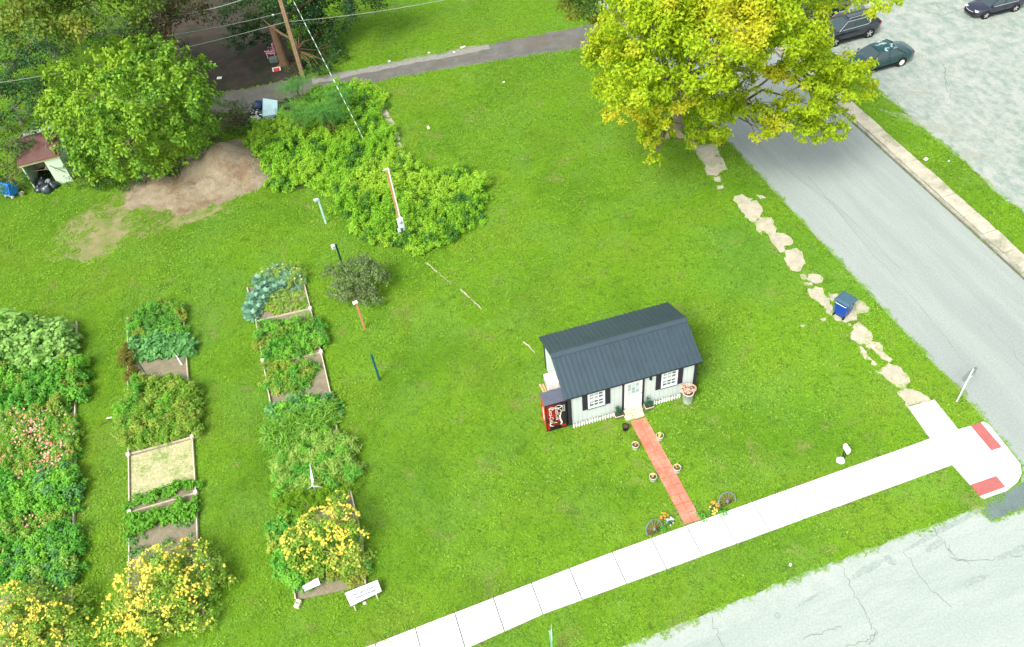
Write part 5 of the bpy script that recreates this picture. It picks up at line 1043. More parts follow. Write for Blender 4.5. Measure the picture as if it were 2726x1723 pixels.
# ------------------------------------------------------------------ POLES, POSTS, SIGNS
def zat(base_px, top_px):
    B = G(*base_px); zs = np.linspace(0, 14, 1401); return float(zs[int(np.argmin([np.hypot(PJ((B[0], B[1], z_))[0]-top_px[0], PJ((B[0], B[1], z_))[1]-top_px[1]) for z_ in zs]))])
UB = G(807, 204); ux, uy = PJ((UB[0], UB[1], 9.0)); tilt_ = G(746, 0, 5.4)-UB
up = thing('utility_pole', 'tall brown wooden utility pole leaning beside the alley', 'utility pole', UB)
top = np.array([tilt_[0]/5.4*9.5, tilt_[1]/5.4*9.5, 9.5]); upt = lambda z_: UB+top*z_/9.5
m_pole = mat('pole_wood', (0.20, 0.12, 0.06), (0.34, 0.23, 0.13), 7, .9, .6, 25)
p = MB(); p.tube([(0, 0, -.1), tuple(top*.5), tuple(top)], [.17, .15, .12], 14); link('pole', p, m_pole, up)
p = MB(); p.tube([(.10, -.15, .0), tuple(top*.5+np.array([.09, -.13, 0])), tuple(top+np.array([.07, -.1, 0]))], [.035, .035, .03], 8); link('cable_riser', p, mat('riser', (0.30, 0.22, 0.14), (0.38, 0.30, 0.20), 4, .8), up)
p = MB(); p.box(tuple(top*.93), (2.2, .10, .12), rz=.25); link('crossarm', p, m_pole, up)
for k in (-.9, 0, .9):
    p = MB(); p.lathe([(.02, 0), (.05, .03), (.05, .08), (.03, .12), (0, .13)], 10, tuple(top*.93+np.array([k*math.cos(.25), k*math.sin(.25), .06]))); link('insulator', p, mat('insulator', (0.35, 0.33, 0.30), rough=.3), up)
def zpole(y):
    zs = np.linspace(0, 9.5, 951); return float(zs[int(np.argmin([abs(PJ(upt(z_))[1]-y) for z_ in zs]))])
m_wire = mat('pale_wire', (0.26, 0.29, 0.25), rough=.5); m_dwire = mat('dark_wire', (0.05, 0.06, 0.05), rough=.5)
def wire(label, a, b, sag=.25, r=.016, m_=m_wire):
    a, b = np.asarray(a, float), np.asarray(b, float); pts = [a+(b-a)*t-np.array([0, 0, 4*sag*t*(1-t)]) for t in np.linspace(0, 1, 24)]; mb = MB(); mb.tube([tuple(p_-a) for p_ in pts], r, 6)
    o = link('overhead_wire', mb, m_, None, a); tag(o, label, 'wire', 'overhead wires')
w1 = upt(zpole(33)); w2 = upt(zpole(58)); w3 = upt(zpole(64))
wire('pale overhead wire curving across the upper left corner', G(254, 40, 6.0), G(760, -50, 8.2), .9, .022)
wire('overhead wire from the pole down left behind the bright green tree', w1, G(440, 96, 5.2), .1)
wire('overhead wire from the pole to the left with a dark splice on it', w2, G(-80, 232, 5.0), .35, .02)
wire('overhead wire running right from the pole over the far lawn', w2, G(1240, -12, 5.5), .2)
wire('lower dark overhead wire right of the pole', w3, G(1000, 38, 4.8), .15, .012, m_dwire)
wire('thin dark overhead wire at the far left edge', G(-60, 118, 4.5), G(170, 122, 4.5), .05, .012, m_dwire)
s_ = MB(); s_.lathe([(0, -.06), (.07, -.03), (.07, .03), (0, .06)], 10); sg = link('wire_marker', s_, m_white, None, G(727, 40, zpole(33))); tag(sg, 'small white ball hanging on the wire left of the pole', 'wire marker')
GA = G(982, 398); GT = upt(9.2); gw = thing('guy_wire', 'striped guy wire slanting from the pole down into the weeds', 'guy wire', GA); d_ = GT-GA; k = 60
pg, pw_ = MB(), MB()
for i in range(k):
    a, b = d_*i/k, d_*(i+1)/k; (pw_ if i % 2 else pg).tube([tuple(a), tuple(b)], .022, 6, False)
tag(link('pale_strand', pw_, mat('pale_strand', (0.55, 0.62, 0.52), rough=.5), gw), kind='stuff'); tag(link('green_strand', pg, mat('green_strand', (0.12, 0.22, 0.14), rough=.5), gw), kind='stuff')
# meter post
MBp = G(1074, 637); h = zat((1074, 637), (1032, 455)); mp = thing('meter_post', 'wooden post with white conduit and grey electric meter boxes in the weeds', 'meter post', MBp, HT)
p = MB(); p.box((0, 0, h/2), (.10, .10, h)); link('post', p, mat('orange_wood', (0.42, 0.22, 0.07), (0.52, 0.30, 0.12), 5, .8), mp)
p = MB(); p.tube([(.10, -.03, .9), (.10, -.03, h+.05)], .04, 10); link('conduit', p, m_white, mp)
p = MB(); p.tube([(.10, -.03, h+.04), (.08, -.03, h+.16), (-.06, -.05, h+.16)], .05, 10); p.tube([(-.2, -.06, h+.12), (-.04, -.04, h+.12)], .02, 6); link('weatherhead', p, m_white, mp)
m_mbox = mat('meter_grey', (0.55, 0.62, 0.62), (0.60, 0.66, 0.66), 4, .5)
hb = zat((1074, 637), (1064, 590)); p = MB(); p.box((.06, -.13, hb), (.34, .16, .62), bev=.02); mbx = link('meter_box', p, m_mbox, mp)
p = MB(); p.lathe([(.0, -.26), (.08, -.25), (.09, -.21)], 16, (.06, 0, hb+.12), 'Y'); link('meter_dial', p, mat('meter_glass', (0.35, 0.40, 0.40), rough=.1), mbx)
for (dx, dz, s) in ((-.10, -.47, .17), (.17, -.42, .15)): p = MB(); p.box((dx, -.12, hb+dz), (s, .10, s+.05), bev=.01); link('outlet_box', p, m_mbox, mp)
def post(label, base, topp, colr, cap=None, w=.09):
    h = zat(base, topp); t_ = thing('coloured_post', label, 'post', G(*base), HT+.2, 'short painted posts standing in the lawn'); p = MB(); p.box((0, 0, h/2), (w, w, h), bev=.008); link('post', p, colr, t_)
    if cap:
        c, d, m_ = cap; p = MB(); p.box((c[0], c[1], h+c[2]), d, bev=.012); hd = link('head_box', p, m_, t_)
        p = MB(); p.box((c[0], c[1]-d[1]/2-.006, h+c[2]), (d[0]*.5, .012, d[2]*.5)); link('opening', p, mat('shadow_grey', (.3, .3, .3)), hd)
post('pale blue post with a small white box on its left side', (868, 596), (849, 528), mat('pale_blue_paint', (0.42, 0.66, 0.66), (0.48, 0.70, 0.70), 6, .6), ((-.13, -.02, -.03), (.20, .14, .13), m_white))
post('dark green post with a white box top behind the round shrub', (919, 728), (896, 650), m_green, ((-.16, -.05, -.05), (.17, .15, .24), m_white))
post('salmon painted post with a white cap in front of the round shrub', (971, 876), (947, 806), mat('salmon_paint', (0.62, 0.20, 0.12), (0.68, 0.27, 0.17), 6, .6), ((-.05, -.02, .03), (.22, .17, .10), m_white))
post('plain dark teal post standing alone on the open lawn', (1011, 1013), (984, 946), mat('teal_paint', (0.008, 0.085, 0.10), (0.012, 0.11, 0.12), 6, .5))
# stop sign seen from behind
SB = G(2547, 1070); h = zat((2547, 1070), (2590, 982)); e1 = G(2604.5, 980.5, 2.0)-G(2562.7, 1004, 2.0); ang = math.atan2(e1[1], e1[0])
sg = thing('stop_sign', 'stop sign seen from its grey back on a white post by the street', 'stop sign', SB, ang)
p = MB(); p.box((0, 0, h/2), (.055, .045, h)); link('post', p, mat('galvanised_white', (0.68, 0.70, 0.70), rough=.5), sg)
p = MB(); R_ = .40; oc = [(R_*math.cos(math.radians(22.5+45*i)), R_*math.sin(math.radians(22.5+45*i))) for i in range(8)]
p.add([(x, .035, h-.36+z_) for x, z_ in oc]+[(x, .041, h-.36+z_) for x, z_ in oc], [tuple(range(7, -1, -1)), tuple(range(8, 16))][::1]+[(i, (i+1) % 8, 8+(i+1) % 8, 8+i) for i in range(8)]); pl_ = link('sign_plate', p, mat('aluminium_back', (0.26, 0.31, 0.29), rough=.5, metal=.3), sg)
p = MB(); p.add([(-x*.99, .043, h-.36+z_*.99) for x, z_ in oc], [tuple(range(8))]); link('red_face', p, mat('sign_red', (.55, .02, .02)), pl_)
flat_text('STOP', 'lettering', .30, (0, .045, h-.36), (math.pi/2, 0, math.pi), m_white, pl_)
p = MB(); p.box((.03, -.03, h-.48), (.14, .02, .05)); link('bracket', p, m_white, sg)
# diamond sign at the bottom edge
DB = G(1466, 1682, 2.25); DB[2] = 0; dsn = thing('diamond_sign', 'green post with a thin diamond sign at the bottom edge of the photo', 'street sign', DB, 0)
p = MB(); p.box((-.03, 0, 1.15), (.06, .05, 2.3)); link('post', p, mat('green_post_paint', (0.16, 0.42, 0.30), (0.20, 0.48, 0.35), 5, .5), dsn)
p = MB(); a_ = .10; p.add([(.02+.24*math.sin(a_)*u_, .27*u_, 2.2+.23*v_) for u_, v_ in ((1, 0), (0, 1), (-1, 0), (0, -1))]+[(.035+.24*math.sin(a_)*u_, .27*u_, 2.2+.23*v_) for u_, v_ in ((1, 0), (0, 1), (-1, 0), (0, -1))], [(0, 1, 2, 3), (7, 6, 5, 4), (0, 4, 5, 1), (1, 5, 6, 2), (2, 6, 7, 3), (3, 7, 4, 0)]); link('sign_plate', p, m_white, dsn)
# garden boards
def lean_board(label, corners, z0, z1, legs, lines, frame=True):
    P = [G(*corners[0], z1), G(*corners[1], z1), G(*corners[2], z0), G(*corners[3], z0)]; O = G(*corners[3]); t_ = thing('garden_sign', label, 'sign', O)
    P = [q-O for q in P]; n = nrm(np.cross(P[1]-P[0], P[3]-P[0])); n = n if n[2] > 0 else -n
    p = MB(); Q = [q-n*.025 for q in P]; p.add(P+Q, [(3, 2, 1, 0), (4, 5, 6, 7), (0, 1, 5, 4), (1, 2, 6, 5), (2, 3, 7, 6), (3, 0, 4, 7)]); link('board', p, mat('sign_white', (.78, .79, .80), rough=.5), t_)
    if frame:
        for a, b in zip(P, P[1:]+P[:1]): p = MB(); p.tube([tuple(a-n*.01), tuple(b-n*.01)], .012, 5); link('edge', p, mat('navy_edge', (.05, .09, .12)), t_)
    tx = MB()
    for (v_, u0, u1, k, hh) in lines:
        for i in range(k):
            u_ = u0+(u1-u0)*i/k; w_ = (u1-u0)/k*rng.uniform(.5, .85); h_ = hh*rng.uniform(.5, 1); f = lambda a, b: tuple(P[0]+(P[1]-P[0])*a+(P[3]-P[0])*b+n*.006)
            tx.add([f(u_, v_), f(u_, v_+h_), f(u_+w_, v_+h_), f(u_+w_, v_)], [(0, 1, 2, 3)])
    if lines: tag(link('faint_print', tx, mat('print_blue', (.02, .05, .08)), t_), kind='stuff')
    for lx in legs: L0 = G(*lx)-O; p = MB(); p.tube([tuple(L0), tuple(L0+np.array([0, 0.02, z0+.05]))], .025, 6); link('leg', p, mat('bone_white', (.62, .60, .50)), t_)
lean_board('long white board sign facing up near the sidewalk', [(917.7, 1579), (1005, 1544), (1016, 1574), (934, 1614)], .28, .42, [(948, 1626), (1006, 1594)], [(.32, .22, .88, 19, .13), (.56, .20, .84, 20, .13)])
lean_board('small white board sign half hidden by leaves at the end of the right bed', [(807, 1560), (846, 1538), (853, 1556), (811, 1574.5)], .42, .54, [(815, 1578), (850, 1560)], [(.3, .45, .9, 5, .15)], False)
p = MB(); p.lathe([(0, 0), (.07, .0), (.085, .03), (.05, .08), (0, .10)], 9); o = link('white_stone', p, m_flag, None, G(972, 1606)); tag(o, 'small pale stone below the long white board sign', 'stone')
cbk = thing('cinder_block', 'pale cinder block with a dark slot at the lower left of the right bed', 'block', G(795, 1611), -.35)
p = MB(); p.box((0, 0, .09), (.2, .30, .18), bev=.01); link('block', p, m_flag, cbk); p = MB(); p.box((0, 0, .183), (.13, .03, .01)); link('slot', p, m_dark, cbk)
# pinwheel and stakes
HB = G(832, 1291, .75); pw2 = thing('pinwheel', 'white three bladed pinwheel standing in the right garden bed', 'pinwheel', (HB[0], HB[1], 0))
p = MB(); p.tube([(0, 0, 0), (0, 0, .75)], .014, 6); link('pole', p, m_white, pw2)
p = MB(); p.lathe([(0, -.05), (.035, -.03), (.04, .03), (0, .05)], 10, (0, -.03, .75), 'Y'); link('hub', p, m_white, pw2)
for q in (G(824, 1232, .95), G(858, 1297, .72), G(817, 1303, .6)):
    e = q-HB+np.array([0, 0, .75]); e[2] = q[2]; b0 = np.array([0, -.03, .75]); d = e-b0; s = nrm(np.cross(d, [0, .6, .8]))
    p = MB(); V_ = [b0+s*.015, b0+d*.25+s*.07, e, b0+d*.3-s*.03, b0-s*.015]; n_ = nrm(np.cross(s, d))*.008; p.add(V_+[v-n_ for v in V_], [(0, 1, 2, 3, 4), (9, 8, 7, 6, 5), (0, 5, 6, 1), (1, 6, 7, 2), (2, 7, 8, 3), (3, 8, 9, 4)]); link('blade', p, m_white, pw2)
for (a, b, lb, nm) in (((389, 997), (378, 962), 'dark green stake at the lower left of the squash vine', 'garden_stake'), ((484, 968), (466, 932), 'dark green stake beside the white marker in the middle bed', 'garden_stake')):
    p = MB(); p.tube([(0, 0, 0), (0, 0, zat(a, b))], .022, 6); tag(link(nm, p, m_green, None, G(*a)), lb, 'stake', 'green stakes in the middle bed')
p = MB(); hh = .75; p.add([(-.05, 0, 0), (.05, 0, 0), (.03, .0, hh), (-.03, .0, hh), (-.05, .02, 0), (.05, .02, 0), (.03, .02, hh), (-.03, .02, hh)], [(0, 1, 2, 3), (7, 6, 5, 4), (1, 5, 6, 2), (0, 3, 7, 4), (2, 6, 7, 3)]); tag(link('plant_marker', p, m_white, None, G(485, 974)), 'narrow white plant marker at the right side of the middle bed', 'marker')
# little white sign on black easel above a white rock
EB = G(2243, 1222); es = thing('easel_sign', 'white plank sign on black legs above a white rock near the corner', 'sign', EB)
Cn = [G(2243, 1187, .55), G(2252, 1178, .60), G(2267, 1200, .60), G(2256.5, 1210, .55)]; Cn = [c-EB for c in Cn]; n_ = np.array([0, 0, -.06])
def chamfer(C, f=.16):
    out = []
    for i in range(4): a, b, c = C[i-1], C[i], C[(i+1) % 4]; la, lc = np.linalg.norm(a-b), np.linalg.norm(c-b); out += [b+(a-b)/la*.05, b+(c-b)/lc*.05]
    return out
C8 = chamfer(Cn); p = MB(); p.add(C8+[c+n_ for c in C8], [tuple(range(7, -1, -1)), tuple(range(8, 16))]+[(i, (i+1) % 8, 8+(i+1) % 8, 8+i) for i in range(8)]); link('board', p, m_white, es)
mid = sum(Cn)/4
for s in (-.09, .09):
    p = MB(); dd = nrm((Cn[3]-Cn[0]))*s; p.tube([tuple(mid+dd-np.array([0, 0, .06])), tuple(dd*.6+np.array([0, 0, 0]))], .016, 6); link('leg', p, m_blk, es)
for (f,) in ((.3,), (.55,)): p = MB(); a_ = (mid*(f))+nrm(Cn[3]-Cn[0])*.07; b_ = (mid*f)-nrm(Cn[3]-Cn[0])*.07; p.tube([tuple(a_), tuple(b_)], .01, 5); link('cross_bar', p, m_blk, es)
def rock(name, label, px, r, m_, cat='rock', sq=.6):
    import bmesh
    bm = bmesh.new(); bmesh.ops.create_icosphere(bm, subdivisions=2, radius=r)
    for v in bm.verts: v.co *= 1+rng.normal(0, .06); v.co.z *= sq
    me = bpy.data.meshes.new(name); bm.to_mesh(me); bm.free(); o = link(name, me, m_, None, G(*px)+np.array([0, 0, r*sq*.5])); return tag(o, label, cat)
rock('white_rock', 'rounded white rock in front of the small plank sign', (2238, 1228), .17, m_white)

# ------------------------------------------------------------------ BINS AND YARD THINGS
m_bin = mat('bin_blue', (0.006, 0.05, 0.30), (0.008, 0.06, 0.34), 3, .4, spec=.5); m_lid = mat('bin_lid', (0.045, 0.10, 0.14), (0.06, 0.12, 0.165), 4, .45)
m_tyre = mat('tyre', (0.014, 0.014, 0.015), rough=.85)
rb = thing('recycling_bin', 'blue wheeled recycling bin on the broken old sidewalk', 'bin', G(2240, 838), 0.62)
p = MB(); b0, b1 = .24, .33; z0, z1 = .10, 1.0; P = lambda s, z_: [(-s, -s*1.05, z_), (s, -s*1.05, z_), (s, s*1.05, z_), (-s, s*1.05, z_)]
p.add(P(b0, z0)+P(b1-.01, z1), [(3, 2, 1, 0), (0, 1, 5, 4), (1, 2, 6, 5), (2, 3, 7, 6), (3, 0, 4, 7), (4, 5, 6, 7)]); link('body', p, m_bin, rb)
p = MB(); p.add(P(b1+.03, z1)+P(b1+.03, z1+.05)+P(b1-.08, z1+.10), [(0, 1, 5, 4), (1, 2, 6, 5), (2, 3, 7, 6), (3, 0, 4, 7), (4, 5, 9, 8), (5, 6, 10, 9), (6, 7, 11, 10), (7, 4, 8, 11), (8, 9, 10, 11), (3, 2, 1, 0)]); link('lid', p, m_lid, rb)
p = MB(); p.tube([(-.33, -.27, .93), (-.385, -.25, .93), (-.385, .25, .93), (-.33, .27, .93)], .014, 8); link('handle', p, m_white, rb)
for s in (-.24, .24): p = MB(); p.lathe([(0, -.03), (.10, -.03), (.11, 0), (.10, .03), (0, .03)], 16, (-.24, s, .11), 'Y'); link('wheel', p, m_tyre, rb)
p = MB(); p.tube([(-.24, -.24, .11), (-.24, .24, .11)], .012, 6); link('axle', p, m_blk, rb)
p = MB()
for k in range(3):
    a = math.radians(120*k+90); c = (.075*math.cos(a), .075*math.sin(a)); t2 = a+math.pi/2
    pts = [(c[0]+.05*math.cos(t2)+.02*math.cos(a), c[1]+.05*math.sin(t2)+.02*math.sin(a)), (c[0]+.05*math.cos(t2)-.02*math.cos(a), c[1]+.05*math.sin(t2)-.02*math.sin(a)), (c[0]-.05*math.cos(t2)-.02*math.cos(a), c[1]-.05*math.sin(t2)-.02*math.sin(a)), (c[0]-.05*math.cos(t2)+.02*math.cos(a), c[1]-.05*math.sin(t2)+.02*math.sin(a))]
    p.add([(x-.02, -.333+.075*(.78-z_)*0-.0, .80+z_) for x, z_ in pts], [(0, 1, 2, 3)])
link('recycling_emblem', p, m_white, rb)
# low derelict shed at the left
LS = G(95, 508); LR = G(195, 482); dl = LR-LS; LL = np.linalg.norm(dl); la = math.atan2(dl[1], dl[0]); LW = 2.4
ls = thing('old_shed', 'derelict low shed with maroon roof and an open dark front', 'shed', LS, la)
m_cream = mat('cream_paint', (0.55, 0.50, 0.26), (0.62, 0.58, 0.36), 2, .8); m_mar = mat('maroon_roof', (0.12, 0.055, 0.045), (0.17, 0.085, 0.07), 2, .9, c3=(.11, .075, .07), scale3=1.0); m_pg = mat('pale_green_paint', (0.52, 0.66, 0.50), (0.60, 0.70, 0.52), 1.5, .7)
OWd = LL*.60
p = MB(); p.box((LL/2, LW-.03, .95), (LL, .06, 1.9)); link('back_wall', p, m_cream, ls)
p = MB(); p.box((.03, LW/2, .95), (.06, LW-.1, 1.9)); link('side_wall', p, m_pg, ls)
p = MB(); p.box((LL-.03, LW/2, .95), (.06, LW-.1, 1.9)); link('side_wall', p, m_pg, ls)
p = MB(); p.box(((OWd+LL)/2, .03, .9), (LL-OWd, .06, 1.8)); link('front_wall', p, m_pg, ls)
p = MB(); p.tube([(OWd+.15, -.01, 1.4), (LL-.1, -.01, .7)], .02, 5); link('crack', p, m_dark, ls)
p = MB(); p.box((LL/2, .0, 1.86), (LL+.1, .06, .20)); link('fascia', p, m_cream, ls)
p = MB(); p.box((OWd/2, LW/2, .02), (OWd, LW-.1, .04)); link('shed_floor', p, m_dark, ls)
p = MB(); p.add([(-.1, -.12, 1.98), (LL+.1, -.12, 1.98), (LL+.1, LW+.1, 2.3), (-.1, LW+.1, 2.3), (-.1, -.12, 1.93), (LL+.1, -.12, 1.93), (LL+.1, LW+.1, 2.25), (-.1, LW+.1, 2.25)], [(0, 1, 2, 3), (7, 6, 5, 4), (0, 4, 5, 1), (1, 5, 6, 2), (2, 6, 7, 3), (3, 7, 4, 0)]); link('roof', p, m_mar, ls)
p = MB(); p.box((LL/2, LW+.35, 2.25), (LL-.3, .5, .04)); link('rear_board', p, m_pg, ls)
def bag(label, loc, r, m_, sq=.75):
    P = MB(); prof = [(0, 0), (r*.8, .02), (r*1.02, r*.4), (r*.9, r*sq), (r*.45, r*1.15*sq/.75), (r*.12, r*1.3), (r*.16, r*1.5), (0, r*1.5)]
    P.lathe(prof, 14, smooth=True); P.v = [(x*(1+.10*math.sin(7*z_+5*x)), y*(1+.12*math.sin(9*x+3*z_)), z_) for x, y, z_ in P.v]; o = link('rubbish_bag', P, m_, None, loc); o.rotation_euler = (rng.normal(0, .3), rng.normal(0, .3), rng.uniform(0, 6)); return tag(o, label, 'rubbish bag', 'bags in and before the old shed')
m_bag = mat('black_bag', (0.012, 0.02, 0.022), (0.03, 0.05, 0.055), 6, .3, spec=.6)
LWp = lambda u_, v_, z_=0: np.array([LS[0]+u_*math.cos(la)-v_*math.sin(la), LS[1]+u_*math.sin(la)+v_*math.cos(la), z_])
bag('biggest black rubbish bag in the shed opening', LWp(OWd*.5, -.35), .42, m_bag); bag('black rubbish bag at the right of the shed opening', LWp(OWd*.85, -.15), .34, m_bag); bag('dark rubbish bag deep inside the old shed on the left', LWp(OWd*.25, .5), .38, m_bag)
bag('pale grey rubbish bag at the back of the shed opening', LWp(OWd*.6, .45), .24, mat('grey_bag', (.30, .36, .36), (.42, .48, .48), 8, .4)); bag('small dark rubbish bag at the front left of the old shed', LWp(OWd*.2, -.2), .28, m_bag)
tcx = thing('tarp_cart', 'bright blue covered cart at the left edge by the old shed', 'cart', G(36, 520), -.5)
p = MB(); p.box((0, 0, .55), (.75, .62, .75), rot=Matrix.Rotation(-.35, 3, 'X'), bev=.04); link('blue_cover', p, mat('tarp_blue', (0.01, 0.16, 0.52), (0.02, 0.22, 0.62), 5, .5, .5, 12), tcx)
for s in (-.28, .28): p = MB(); p.lathe([(0, -.03), (.10, -.03), (.12, 0), (.10, .03), (0, .03)], 14, (s, -.25, .12), 'X'); link('wheel', p, m_white, tcx)
p = MB(); p.box((0, -.28, .2), (.6, .05, .1)); link('axle_bar', p, m_white, tcx)
pot('beige bucket on the grass beside the blue cart', G(62, 522), .13, .26, 'bucket', mat('beige_plastic', (.45, .46, .32), rough=.6), None, None, None, 'bucket')
# discarded mattress and rubbish by the alley
mt_ = thing('mattress', 'pale blue discarded mattress tilted on rubbish beside the alley', 'mattress', G(718, 300))
C = [G(700, 262, .55), G(738, 268, .55), G(739, 304, .30), G(699, 311, .30)]; O = G(718, 300); C = [c-O for c in C]; n_ = nrm(np.cross(C[1]-C[0], C[3]-C[0])); n_ = n_ if n_[2] > 0 else -n_
p = MB(); k = 9; Pg = []
for i in range(k):
    row = []
    for j in range(k):
        u_, v_ = i/(k-1), j/(k-1); q = (C[0]*(1-u_)+C[1]*u_)*(1-v_)+(C[3]*(1-u_)+C[2]*u_)*v_; row.append(tuple(q+n_*(.03*min(1, 6*min(u_, 1-u_, v_, 1-v_)))))
    Pg.append(row)
p.grid(Pg, True, True); Q = [c-n_*.18 for c in C]; p.add(C+Q, [(0, 1, 5, 4), (1, 2, 6, 5), (2, 3, 7, 6), (3, 0, 4, 7), (4, 5, 6, 7)]); link('mattress_body', p, mat('pale_blue_cloth', (0.40, 0.62, 0.64), (0.50, 0.70, 0.70), 3, .9), mt_)
p = MB(); [p.tube([tuple(C[a]), tuple(C[(a+1) % 4])], .018, 6) for a in range(4)]; link('piping', p, mat('blue_piping', (.30, .50, .52)), mt_)
o = bag('dark blue rubbish bag left of the discarded mattress', G(690, 288), .42, mat('navy_bag', (.015, .03, .09), (.03, .06, .14), 6, .35)); o['group'] = 'rubbish beside the mattress'
V = []; F_ = []; cn = 0
for i in range(46):
    x, y = (rng.normal(678, 7), rng.normal(312, 9)) if i < 34 else (rng.normal(725, 14), rng.normal(322, 5)); c = G(x, y, rng.uniform(.03, .3)); r = rng.uniform(.05, .13)
    Vb = nrm(rng.normal(0, 1, (8, 3)))*r*[1, 1, .6]+c; import bmesh
    bm = bmesh.new(); [bm.verts.new(v) for v in Vb]; bmesh.ops.convex_hull(bm, input=bm.verts); bm.verts.index_update(); bm.verts.ensure_lookup_table(); V += [tuple(v.co) for v in bm.verts]; F_ += [tuple(v.index+cn for v in f.verts) for f in bm.faces]; cn = len(V); bm.free()
me = bpy.data.meshes.new('white_rubbish'); me.from_pydata(V, [], F_); tag(link('white_rubbish', me, mat('rubbish_white', (.62, .66, .66), (.72, .72, .68), 12, .7)), 'heap of crumpled white rubbish left of the mattress', kind='stuff')
p = MB(); p.box((0, 0, .08), (.95, .14, .04), rz=.25); tag(link('wood_scrap', p, mat('scrap_wood', (.50, .32, .16), (.58, .42, .26), 5, .8), None, G(703, 328)), 'short orange plank below the white rubbish', 'plank')
def scrap(label, px, s=(.3, .2), rz=0., z_=.05, m_=m_white): p = MB(); p.box((0, 0, .01), (s[0], s[1], .015), rot=Matrix.Rotation(rz, 3, 'Z') @ Matrix.Rotation(.1, 3, 'X')); return tag(link('litter', p, m_, None, G(*px, z_)), label, 'litter', 'scraps of litter')
scrap('white square sheet lying on the dark dirt', (584, 208), (.34, .26), -.1); scrap('white card lying in the verge beside the parking lot', (2465, 424), (.26, .17), .7, .1); scrap('tiny white scrap in the verge right of the white card', (2526, 429), (.12, .07), .4, .1)
scrap('white scrap on the alley gravel edge', (1036, 164), (.16, .14)); scrap('white scrap on the far lawn beside the alley', (1142, 141), (.18, .12)); scrap('tiny scrap lying left of the pink bag on the far lawn', (1209, 139), (.14, .1)); scrap('pink and white bag on the far lawn beside the alley', (1232, 126), (.38, .2), .4, .05, mat('pinkish', (.68, .42, .36), (.7, .66, .6), 9, .6))
scrap('pale stone scrap left of the old footing on the lawn', (1140, 340), (.16, .3), .2, .05, m_flag); scrap('white scrap on the upper lawn below the alley', (1341, 219), (.14, .1))
scrap('white scrap on the grass path between the left and middle beds', (291, 1113), (.26, .06), .1); scrap('small white scrap in the grass verge of the front road', (2104, 1504), (.12, .08), .9)
# pink chair and red tag sign under the tree
pc = thing('pink_chair', 'pink plastic child chair under the dark tree', 'chair', G(728, 152), -.3); m_pk = mat('pink_plastic', (.55, .24, .32), (.60, .30, .38), 4, .5)
p = MB(); p.box((0, 0, .42), (.75, .6, .08), bev=.02); link('seat', p, m_pk, pc); p = MB(); p.box((.30, .1, .78), (.12, .6, .72), bev=.03); link('backrest', p, m_pk, pc)
for s in (-.28, .28): p = MB(); p.box((-.05, s, .58), (.7, .07, .07)); link('armrest', p, m_pk, pc)
for x in (-.3, .3):
    for y in (-.24, .24): p = MB(); p.box((x, y, .19), (.07, .07, .38)); link('leg', p, m_pk, pc)
p = MB(); p.box((0, 0, .17), (.6, .4, .34), bev=.02); tag(link('storage_box', p, mat('box_teal', (.12, .17, .15), (.16, .21, .18), 4, .6), None, G(731, 164)), 'dull grey green box in front of the pink chair', 'box')
rs_ = thing('red_sign', 'small red sign with white border lying in the yard dirt', 'sign', G(737, 188), .1); p = MB(); p.box((0, 0, .06), (.55, .02, .36), rot=Matrix.Rotation(-.9, 3, 'X')); link('border', p, m_white, rs_)
p = MB(); p.box((0, -.013, .07), (.44, .02, .26), rot=Matrix.Rotation(-.9, 3, 'X')); link('red_face', p, mat('dull_red', (.42, .05, .04)), rs_)
for a, b, r, lb in (((700, 178), (770, 160), .02, 'dead branch lying beside the red sign'),):
    p = MB(); A_, B_ = G(736, 181), G(762, 168); p.tube([(0, 0, .05), tuple((B_-A_)*.5+[0, 0, .15]), tuple(B_-A_+[0, 0, .3])], [.03, .025, .012], 6); tag(link('dead_branch', p, m_pole, None, A_), lb, 'branch')

